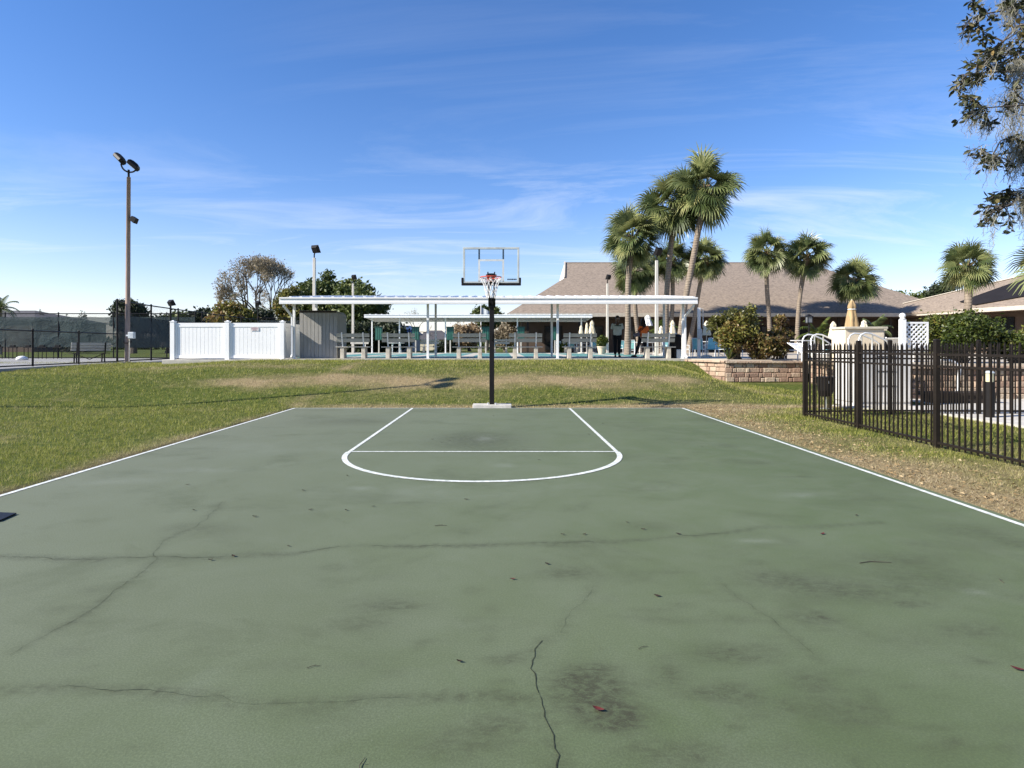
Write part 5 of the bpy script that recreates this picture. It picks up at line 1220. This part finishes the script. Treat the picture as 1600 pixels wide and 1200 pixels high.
# white utility post right of the near shelter
x = PX(1092,25.6); t = thing('utility_post','white square utility post with grey box right of the near shelter','post',(x,25.6,FZ)); m = MB(); m.box(x-.055,x+.055,25.54,25.66,FZ,PZ(481,25.6)); m.build('post', WHITE, t, bevel=.006)
m = MB(); m.box(x-.09,x+.08,25.43,25.54,PZ(530,25.5),PZ(514,25.5)); m.build('electric_box', BOXGREY, t, bevel=.01); m = MB(); z = PZ(482.5,25.6); m.tube([(x+.07,25.6,z),(x+.16,25.6,z),(x+.17,25.6,z-.1),(x+.18,25.6,PZ(512,25.6))],.022,6); m.build('conduit', PALEPOLE, t)
# bin at the right end of the shelter
x = PX(1056,24.9); t = thing('trash_bin','tall black bin with white dome top beside the last shelter post','bin',(x,24.9,FZ)); m = MB(); m.lathe([(.20,0),(.24,.03),(.27,.80),(.28,.86),(.24,.92),(.14,.98)],(x,24.9,FZ),18); m.build('body', BLACK, t, smooth=False); m = MB(); m.lathe([(.06,0),(.05,.03),(.02,.045)],(x-.02,24.9,FZ+.98),12); m.build('knob', WHITE, t)
m = MB(); m.box(x-.06,x+.16,24.55,24.62,FZ,FZ+.36); m.build('base_panel', BOXGREY, t, bevel=.01)
# potted plant
x = PX(940,38); t = thing('potted_plant','leafy plant in a pale pot left of the man','potted plant',(x,38,FZ)); m = MB(); m.lathe([(.18,0),(.27,.40),(.31,.41),(.31,.48),(.26,.48)],(x,38,FZ),16); m.build('pot', TERRA, t)
V,Fc,va = leaves_np([(x,38,FZ+.7,.3),(x-.15,38,FZ+.85,.22),(x+.2,38,FZ+.85,.22),(x+.05,38,FZ+1.0,.2)],900,.08,.9,91); arrays_obj('foliage', V, Fc, YGREEN, t, face_attr={'var': va})
spiky('green spiky plant beyond the right end of the far shelter lanes',PX(878,45),45,FZ,1.5,YGREEN,30)
# white low rail between deck and lanes
t = thing('pool_gate','white tubular gate between the two people','gate',(PX(984,36),36,FZ)); m = MB()
for c in (979,985,992): m.tube([(PX(c,36),36,FZ),(PX(c,36),36,FZ+(1.0 if c == 985 else .75))],.035 if c == 985 else .02,6)
m.tube([(PX(978,36),36,FZ+.72),(PX(995,36),36,FZ+.72)],.02,6); m.tube([(PX(978,36),36,FZ+.25),(PX(995,36),36,FZ+.25)],.02,6); m.build('frame', WHITE, t)
t = thing('flag_pole','thin pole with a small white flag above the far shelter beside the basketball post','flag',(PX(751.5,70),70,.6)); m = MB(); m.tube([(PX(751.5,70),70,.6),(PX(751.5,70),70,PZ(476,70))],.05,6); m.build('pole', WHITE, t)
m = MB(); x = PX(752,70); g_ = [(x+.18*i,70+.06*math.sin(i*1.3),PZ(480,70)-.09*i-.35*j) for j in range(3) for i in range(6)]; m.add(g_,[(j*6+i,j*6+i+1,(j+1)*6+i+1,(j+1)*6+i) for j in range(2) for i in range(5)]); m.build('flag', BOXGREY, t)

# ---------------------------------------------------------------- people
def skin_obj(name, verts, edges, rad, mat_, parent, sub=2):
    me = bpy.data.meshes.new(name); off = WORLD[parent.name]; me.from_pydata([tuple(Vector(v)-off) for v in verts], edges, []); me.materials.append(mat_)
    o = bpy.data.objects.new(name, me); col.objects.link(o); o.parent = parent; WORLD[o.name] = off
    s = o.modifiers.new('Skin','SKIN'); s.use_smooth_shade = True
    for i, r in enumerate(rad):
        sv = me.skin_vertices[0].data[i]; sv.radius = r if hasattr(r,'__len__') else (r,r); sv.use_root = (i == 0)
    o.modifiers.new('Sub','SUBSURF').levels = sub; o.modifiers['Sub'].render_levels = sub; return o
def ellip(m, c, rx, ry, rz, n=14, k=9):
    vs = [(c[0],c[1],c[2]-rz)]; 
    for i in range(1,k):
        th = PI*i/k
        for j in range(n): a = 2*PI*j/n; vs.append((c[0]+rx*math.sin(th)*math.cos(a),c[1]+ry*math.sin(th)*math.sin(a),c[2]-rz*math.cos(th)))
    vs.append((c[0],c[1],c[2]+rz)); fs = [(0,1+(j+1)%n,1+j) for j in range(n)]
    for i in range(k-2): fs += [(1+i*n+j,1+i*n+(j+1)%n,1+(i+1)*n+(j+1)%n,1+(i+1)*n+j) for j in range(n)]
    e = len(vs)-1; fs += [(e,1+(k-2)*n+j,1+(k-2)*n+(j+1)%n) for j in range(n)]; m.add(vs,fs)
def person(label, O, S, J, skin, face, hair, top, bottom, shoe=SHOE, topr=1.0, hairlong=False):
    """J: joints in metres at 1.0 scale, facing 'face' (+1 looks away from court, -1 towards it)"""
    t = thing('person',label,'person',O); q = lambda v: (O[0]+v[0]*S, O[1]+v[1]*S, O[2]+v[2]*S)
    names = ['pelvis','belly','chest','neck','head','crown','lsh','lel','lwr','lha','rsh','rel','rwr','rha','lhip','lkn','lan','lto','rhip','rkn','ran','rto']
    ed = [('pelvis','belly'),('belly','chest'),('chest','neck'),('neck','head'),('head','crown'),('chest','lsh'),('lsh','lel'),('lel','lwr'),('lwr','lha'),('chest','rsh'),('rsh','rel'),('rel','rwr'),('rwr','rha'),
          ('pelvis','lhip'),('lhip','lkn'),('lkn','lan'),('lan','lto'),('pelvis','rhip'),('rhip','rkn'),('rkn','ran'),('ran','rto')]
    rad = dict(pelvis=(.145,.10),belly=(.13,.095),chest=(.155,.105),neck=.055,head=.085,crown=.075,lsh=.06,lel=.043,lwr=.028,lha=.030,rsh=.06,rel=.043,rwr=.028,rha=.030,lhip=.088,lkn=.056,lan=.038,lto=.032,rhip=.088,rkn=.056,ran=.038,rto=.032)
    vs = [q(J[n_]) for n_ in names]; es = [(names.index(a),names.index(b)) for a,b in ed]; rs = [tuple(x*S for x in rad[n_]) if hasattr(rad[n_],'__len__') else rad[n_]*S for n_ in names]
    for side in 'lr':      # five fingers per hand
        h_ = Vector(J[side+'ha']); w_ = Vector(J[side+'wr']); d = (h_-w_).normalized(); sx = Vector((0,1,0))
        for k,(off,L) in enumerate(((-.032,.060),(-.011,.075),(.011,.080),(.030,.072),(.040,.045))):
            a0 = h_+sx*off*.8+d*(.0 if k < 4 else -.03); a1 = h_+sx*off+d*L*.55+Vector((.004,0,0)); a2 = a1+d*L*.4+Vector((.012 if side == 'l' else -.012,0,0)); b_ = len(vs)
            if k == 4: a1 = a0+sx*.03*-face+d*.03; a2 = a1+d*.025
            vs += [q(a1),q(a2)]; es += [(names.index(side+'ha'),b_),(b_,b_+1)]; rs += [.0095*S,.0075*S]
    body = skin_obj('body',vs,es,rs,skin,t)
    hd = Vector(J['head']); H_ = q(hd); m = MB(); ellip(m,(H_[0],H_[1]+face*.045*S,H_[2]+.03*S),.080*S,.10*S,.118*S); ellip(m,(H_[0],H_[1]+face*.142*S,H_[2]+.015*S),.016*S,.022*S,.030*S,8,6); ellip(m,(H_[0],H_[1]+face*.128*S,H_[2]-.045*S),.028*S,.014*S,.010*S,8,6)
    for s in (-1,1): ellip(m,(H_[0]+s*.082*S,H_[1]+face*.03*S,H_[2]+.01*S),.012*S,.025*S,.032*S,8,6)
    m.build('face', skin, t, smooth=True)
    m = MB()
    for s in (-1,1): ellip(m,(H_[0]+s*.031*S,H_[1]+face*.130*S,H_[2]+.038*S),.013*S,.010*S,.008*S,8,6)
    m.build('eye', WHITE, t, smooth=True)
    m = MB(); ellip(m,(H_[0],H_[1]-face*.0*S+face*.015*S,H_[2]+.082*S),.094*S,.112*S,.095*S)
    if hairlong: ellip(m,(H_[0]-.005*S,H_[1]-face*.05*S,H_[2]-.02*S),.115*S,.10*S,.17*S); ellip(m,(H_[0]+.02*S,H_[1]-face*.07*S,H_[2]-.15*S),.11*S,.07*S,.14*S)
    m.build('hair', hair, t, smooth=True)
    k_ = topr; tn = ['pelvis','belly','chest','lsh','lmid','rsh','rmid','col']
    TJ = dict(J); TJ['lmid'] = tuple(Vector(J['lsh']).lerp(Vector(J['lel']),.75)); TJ['rmid'] = tuple(Vector(J['rsh']).lerp(Vector(J['rel']),.75)); TJ['col'] = tuple(Vector(J['chest']).lerp(Vector(J['neck']),.45))
    TJ['pelvis'] = tuple(Vector(J['pelvis'])+Vector((0,0,-.06)))
    tr = dict(pelvis=(.185*k_,.13*k_),belly=(.17*k_,.125*k_),chest=(.185*k_,.135*k_),lsh=.082,lmid=.073,rsh=.082,rmid=.073,col=(.085,.08)); te = [('pelvis','belly'),('belly','chest'),('chest','lsh'),('lsh','lmid'),('chest','rsh'),('rsh','rmid'),('chest','col')]
    sh = skin_obj('shirt',[q(TJ[n_]) for n_ in tn],[(tn.index(a),tn.index(b)) for a,b in te],[tuple(x*S for x in tr[n_]) if hasattr(tr[n_],'__len__') else tr[n_]*S for n_ in tn],top,t)
    bn = ['pelvis','lhip','lkn','lank','rhip','rkn','rank']; BJ = dict(J); BJ['lank'] = tuple(Vector(J['lkn']).lerp(Vector(J['lan']),.93)); BJ['rank'] = tuple(Vector(J['rkn']).lerp(Vector(J['ran']),.93)); BJ['pelvis'] = tuple(Vector(J['pelvis'])+Vector((0,0,-.01)))
    br = dict(pelvis=(.15,.11),lhip=.104,lkn=.075,lank=.060,rhip=.104,rkn=.075,rank=.060); be = [('pelvis','lhip'),('lhip','lkn'),('lkn','lank'),('pelvis','rhip'),('rhip','rkn'),('rkn','rank')]
    skin_obj('trousers',[q(BJ[n_]) for n_ in bn],[(bn.index(a),bn.index(b)) for a,b in be],[tuple(x*S for x in br[n_]) if hasattr(br[n_],'__len__') else br[n_]*S for n_ in bn],bottom,t)
    for sd in 'lr':
        m = MB(); a = Vector(J[sd+'an']); b_ = Vector(J[sd+'to']); d = Vector((b_.x-a.x,b_.y-a.y,0)).normalized(); c0 = Vector(q(a.lerp(b_,.45))); c0.z = O[2]+(min(a.z,b_.z)-.02)*S if min(a.z,b_.z) > .08 else O[2]+.04*S; sd_ = Vector((-d.y,d.x,0)); k = []
        for zz, f in ((-.04,1.0),(-.012,1.0),(.02,.85),(.045,.5)):
            for i in range(10): an = 2*PI*i/10; k.append(c0+d*(math.cos(an)*.135*f*S)+sd_*(math.sin(an)*.048*f*S)+Vector((0,0,zz*S)))
        m.add(k,[tuple(reversed(range(10))),tuple(range(30,40))]+[(r*10+i,r*10+(i+1)%10,(r+1)*10+(i+1)%10,(r+1)*10+i) for r in range(3) for i in range(10)]); m.build('shoe', shoe, t, smooth=True)
    return t, q, sh
JM = dict(pelvis=(0,0,.93),belly=(0,0,1.08),chest=(0,0,1.30),neck=(0,-.01,1.46),head=(0,-.02,1.60),crown=(0,-.02,1.68),lsh=(-.185,0,1.38),lel=(-.235,.02,1.10),lwr=(-.235,-.03,.86),lha=(-.232,-.04,.79),rsh=(.185,0,1.38),rel=(.235,.02,1.10),rwr=(.232,-.03,.86),rha=(.230,-.04,.79),
          lhip=(-.095,0,.86),lkn=(-.095,-.01,.48),lan=(-.085,.02,.08),lto=(-.10,-.14,.035),rhip=(.095,0,.86),rkn=(.09,-.01,.48),ran=(.08,.02,.08),rto=(.10,-.14,.035))
O = (PX(964.5,27.2),27.2,FZ+.004); t, q, sh = person('man in pale grey polo and black trousers standing left of the palm trunk',O,1.04,JM,SKIN,-1,HAIRB,SHIRT,TROUSER,topr=1.2)
m = MB(); c = q((0,-.145,1.335)); m.box(c[0]-.145,c[0]+.145,c[1]-.018,c[1]+.02,c[2]-.018,c[2]+.018); m.build('chest_stripe', SHIRTD, sh)
m = MB(); c = q((0,-.10,1.43)); m.add([(c[0]-.06,c[1]-.06,c[2]+.04),(c[0]+.06,c[1]-.06,c[2]+.04),(c[0],c[1]-.085,c[2]-.07)],[(0,2,1)]); m.slab([(c[0]-.06,c[1]-.06,c[2]+.04),(c[0]+.06,c[1]-.06,c[2]+.04),(c[0],c[1]-.085,c[2]-.07)],(0,1,0),.02); m.build('open_collar', SKIN, sh)
JW = dict(pelvis=(0,0,.90),belly=(.03,.0,1.04),chest=(.06,0,1.24),neck=(.05,0,1.38),head=(.035,.02,1.52),crown=(.03,.02,1.60),lsh=(-.09,0,1.30),lel=(-.18,-.05,1.06),lwr=(-.12,-.14,.88),lha=(-.08,-.16,.82),rsh=(.215,0,1.29),rel=(.27,.05,1.04),rwr=(.25,.0,.82),rha=(.24,-.02,.76),
          lhip=(-.08,0,.83),lkn=(-.18,-.04,.47),lan=(-.30,.0,.08),lto=(-.42,.04,.035),rhip=(.09,0,.83),rkn=(.12,-.03,.46),ran=(.20,.12,.10),rto=(.12,.20,.035))
O = (PX(1003.5,27.4),27.4,FZ+.004); t, q, sh = person('woman in orange top and black leggings with long black hair and a bag',O,1.03,JW,SKIN2,1,HAIRB,ORANGE,TROUSER,topr=1.45,hairlong=True)
m = MB(); a = Vector(q((-.29,-.20,.97))); m.obox(a+Vector((-.12,0,-.05)),a+Vector((.14,0,.04)),.10,.16); b = tag(m.build('shoulder_bag', BAGM, bevel=.03),'purple grey shoulder bag hanging at the side of the woman in orange','bag')
WORLD[b.name] = Vector(); m = MB(); m.tube([a+Vector((-.10,0,.06)),Vector(q((.03,-.16,1.30))),Vector(q((.06,-.10,1.37))),Vector(q((.07,.0,1.385)))],.014,5); m.tube([a+Vector((.12,0,.12)),Vector(q((.06,-.17,1.28))),Vector(q((.08,-.08,1.37)))],.014,5); m.build('strap', BLACK, b)

# ---------------------------------------------------------------- live oak overhanging on the right, with Spanish moss
t = thing('live_oak','dark live oak branches with hanging grey moss in the top right corner','tree',(10.2,6.4,0)); g = random.Random(21); m = MB()
m.tube([(10.2,6.4,-.1),(10.0,6.4,1.2),(9.7,6.3,2.6)],[.34,.27,.24],12)
tipL = []; 
limbs = [((9.7,6.3,2.6),(8.0,6.2,4.3),(6.3,6.0,5.1),tuple(P(1535,22,6.0))),((9.7,6.3,2.6),(8.4,6.3,3.7),(6.9,6.2,4.4),tuple(P(1530,112,6.0))),((9.7,6.3,2.6),(8.8,6.6,4.6),(7.4,7.2,6.2),(6.0,7.4,6.6)),((8.4,6.3,3.7),(7.3,6.1,3.9),(6.2,6.0,3.6),tuple(P(1552,240,6.05))),
 ((8.4,6.3,3.7),(7.2,5.7,3.9),(6.2,5.7,3.9),tuple(P(1542,170,5.7))),((7.3,6.15,3.75),(6.8,6.2,3.5),(5.9,6.1,3.0),tuple(P(1562,325,6.1))),((8.0,6.2,4.3),(7.0,5.6,5.0),(5.9,5.7,4.9),tuple(P(1572,60,5.8))),
 ((8.0,6.2,4.3),(7.2,6.6,4.9),(6.2,6.6,4.7),tuple(P(1560,90,6.6))),((9.7,6.3,2.6),(9.9,7.4,4.6),(9.4,8.8,6.4),(8.2,9.6,7.2)),((9.7,6.3,2.6),(11,5.6,4.6),(12,4.6,6.2),(12.6,4,7))]
twigs = []
for li, L in enumerate(limbs):
    P_ = [Vector(v) for v in L]; pts_ = []
    for i in range(13):
        f = i/12; a,b,c,d = P_; p = a*(1-f)**3+b*3*f*(1-f)**2+c*3*f*f*(1-f)+d*f**3; pts_.append(p+Vector((noise.noise(p*1.5),noise.noise(p*1.5+Vector((5,0,0))),noise.noise(p*1.5+Vector((0,5,0)))))*.10)
    m.tube(pts_,[lerp((.13,.10,.13,.05,.05,.03,.06,.06,.13,.13)[li],.005,(i/12)**.6) for i in range(13)],7)
    for i in range(4,13):
        for _ in range(6 if li not in (2,8,9) else 3):
            d = Vector((g.uniform(-1,.5),g.uniform(-.8,.8),g.uniform(-.8,.6))).normalized(); L_ = g.uniform(.14,.40)*(.7 if i > 10 else 1.2); p = pts_[i]; tp = [p,p+d*L_*.5+Vector((0,0,.03)),p+d*L_+Vector((0,0,-.05))]; m.tube(tp,[.009,.006,.003],4,False); twigs.append(tp)
            for _ in range(2):
                d2 = (d+Vector((g.uniform(-1,1),g.uniform(-1,1),g.uniform(-1,.6)))*.8).normalized(); tq = [tp[1],tp[1]+d2*L_*.35,tp[1]+d2*L_*.6+Vector((0,0,-.03))]; m.tube(tq,[.005,.004,.002],3,False); twigs.append(tq)
m.build('trunk', BARKD, t)
Vl, Fl, Al = [], [], []
def vis(p): return p.y > .5 and -200 < CX+F*p.x/p.y < 1760
for tw in twigs:
    for _ in range(8 if vis(tw[-1]) else 4):
        f = g.uniform(.3,1); p = tw[1].lerp(tw[2],(f-.5)*2) if f > .5 else tw[0].lerp(tw[1],f*2)
        d = Vector((g.uniform(-1,1),g.uniform(-1,1),g.uniform(-.95,.5))).normalized(); s = g.uniform(.035,.085); w_ = d.cross(Vector((g.uniform(-1,1),g.uniform(-1,1),g.uniform(-1,1)))).normalized()*s*.24; nn = d.cross(w_).normalized(); b = len(Vl); p = p+d*.012
        Vl += [tuple(p),tuple(p+d*s*.35+w_*.9+nn*s*.06),tuple(p+d*s*.7+w_*.75+nn*s*.04),tuple(p+d*s),tuple(p+d*s*.7-w_*.75+nn*s*.04),tuple(p+d*s*.35-w_*.9+nn*s*.06)]
        Fl += [(b,b+1,b+2,b+3),(b,b+3,b+4,b+5)]; v = g.random()**1.3; Al += [v,v]
arrays_obj('leaves', np.array(Vl), np.array(Fl), NEARL, t, face_attr={'var': np.array(Al)})
Vl, Fl, Al = [], [], []
def moss(p, L, n, w0):
    for _ in range(n):
        q = p+Vector((g.gauss(0,w0),g.gauss(0,w0),g.uniform(-.03,.05))); l = L*g.uniform(.3,1); k = max(3,int(l/.035)); ww = g.uniform(.0012,.0028); v = g.random(); prev = None; a = g.uniform(0,PI); wx = Vector((math.cos(a),math.sin(a),0))*ww
        for i in range(k+1):
            c = q+Vector((.018*math.sin(i*1.7+v*9)+g.uniform(-.012,.012),g.uniform(-.012,.012),-l*i/k))+Vector((-.05,0,0))*(i/k)**2
            b = len(Vl); Vl.extend([tuple(c-wx),tuple(c+wx)])
            if prev is not None: Fl.append((prev,prev+1,b+1,b)); Al.append(v)
            prev = b
            if g.random() < .6:
                e = c+Vector((g.uniform(-.04,.04),g.uniform(-.03,.03),g.uniform(-.03,.01))); b2 = len(Vl); Vl.extend([tuple(c),tuple(c+Vector((0,0,.003))),tuple(e),tuple(e-Vector((0,0,.002)))]); Fl.append((b2,b2+1,b2+2,b2+3)); Al.append(v)
for tw in twigs:
    if g.random() < .30: moss(tw[1], g.uniform(.10,.38), 14, .035)
for (px,py,D,L,n,w0) in ((1592,95,6.0,.45,70,.05),(1590,150,6.0,.6,90,.06),(1597,210,6.0,.5,80,.05),(1588,240,6.1,.35,50,.04),(1560,150,6.0,.18,26,.05),(1520,110,6.0,.12,18,.04),(1553,345,6.0,.52,9,.008),(1598,300,6.1,.4,60,.04),(1548,195,6,.15,10,.02),(1557,250,6,.18,8,.02)): moss(P(px,py,D), L, n, w0)
arrays_obj('moss', np.array(Vl), np.array(Fl), MOSS, t, face_attr={'var': np.array(Al)})

# ---------------------------------------------------------------- sun, sky, camera
SD = Vector((1.0,.34,-.68)).normalized(); el = math.asin(-SD.z)
sun = bpy.data.lights.new('Sun','SUN'); sun.energy = 5.0; sun.angle = math.radians(.5); sun.color = (1,.93,.83)
so = bpy.data.objects.new('Sun', sun); so.rotation_euler = SD.to_track_quat('-Z','Y').to_euler(); so.location = (-20,-5,20); col.objects.link(so)
w = bpy.data.worlds.new('World'); sc.world = w; w.use_nodes = True; nt = w.node_tree; bg = nt.nodes['Background']
sky = nt.nodes.new('ShaderNodeTexSky'); sky.sky_type = 'NISHITA'; sky.sun_disc = False; sky.sun_elevation = el
sky.sun_rotation = math.atan2(-SD.x, -SD.y); sky.air_density = 1.0; sky.dust_density = .10; sky.ozone_density = 2.2; sky.altitude = 0
geo = tc(nt,'Generated'); sp = nt.nodes.new('ShaderNodeSeparateXYZ'); nt.links.new(geo, sp.inputs[0])
zc = math_n(nt,'ADD',math_n(nt,'MAXIMUM',sp.outputs[2],0.0),.10)
cb = nt.nodes.new('ShaderNodeCombineXYZ'); nt.links.new(math_n(nt,'DIVIDE',sp.outputs[0],zc), cb.inputs[0]); nt.links.new(math_n(nt,'DIVIDE',sp.outputs[1],zc), cb.inputs[1])
n1 = noise_tex(nt, mapping(nt, cb.outputs[0], (.50,1.35,1), (0,0,.42), (1.3,.4,0)), 1.0, 10, .66, 1.3)
n2 = noise_tex(nt, mapping(nt, cb.outputs[0], (.25,.30,1), (0,0,.0), (3.1,1.2,0)), 1.0, 3, .5, .2)
k1 = ramp(nt, [(.46,(0,0,0)),(.74,(1,1,1))]); nt.links.new(n1, k1.inputs[0]); k2 = ramp(nt, [(.36,(0,0,0)),(.58,(1,1,1))]); nt.links.new(n2, k2.inputs[0])
hf = ramp(nt, [(.02,(.95,.95,.95)),(.16,(.85,.85,.85)),(.32,(.38,.38,.38)),(.55,(.10,.10,.10))]); nt.links.new(sp.outputs[2], hf.inputs[0])
hz = ramp(nt, [(0.0,(.45,.45,.45)),(.08,(.22,.22,.22)),(.24,(0,0,0))]); nt.links.new(sp.outputs[2], hz.inputs[0])
cm = math_n(nt,'MULTIPLY',math_n(nt,'MAXIMUM',math_n(nt,'MULTIPLY',k1.outputs[0],k2.outputs[0]),hz.outputs[0]),math_n(nt,'MULTIPLY',hf.outputs[0],.72))
hs = nt.nodes.new('ShaderNodeHueSaturation'); hs.inputs['Saturation'].default_value = 1.27; nt.links.new(sky.outputs[0], hs.inputs['Color'])
cc = mixc(nt, cm, mixc(nt, 1.0, hs.outputs[0], (1.10,.965,1.13), 'MULTIPLY'), (5.9,6.3,7.0)); nt.links.new(cc, bg.inputs['Color']); bg.inputs['Strength'].default_value = .092
cam = bpy.data.cameras.new('Camera'); co = bpy.data.objects.new('Camera', cam); col.objects.link(co)
co.location = (0,0,EYE); co.rotation_euler = (PI/2,0,0); cam.sensor_fit = 'HORIZONTAL'; cam.sensor_width = 36; cam.lens = 36*F/1600
cam.shift_x = (800-CX)/1600; cam.shift_y = (CY-600)/1600; cam.clip_end = 3000; cam.clip_start = .05; sc.camera = co
sc.view_settings.view_transform = 'Standard'; sc.view_settings.look = 'None'; sc.view_settings.exposure = .92; sc.view_settings.gamma = 1
sc.render.resolution_x = 1024; sc.render.resolution_y = 768
sc.cycles.max_bounces = 6; sc.cycles.transparent_max_bounces = 24
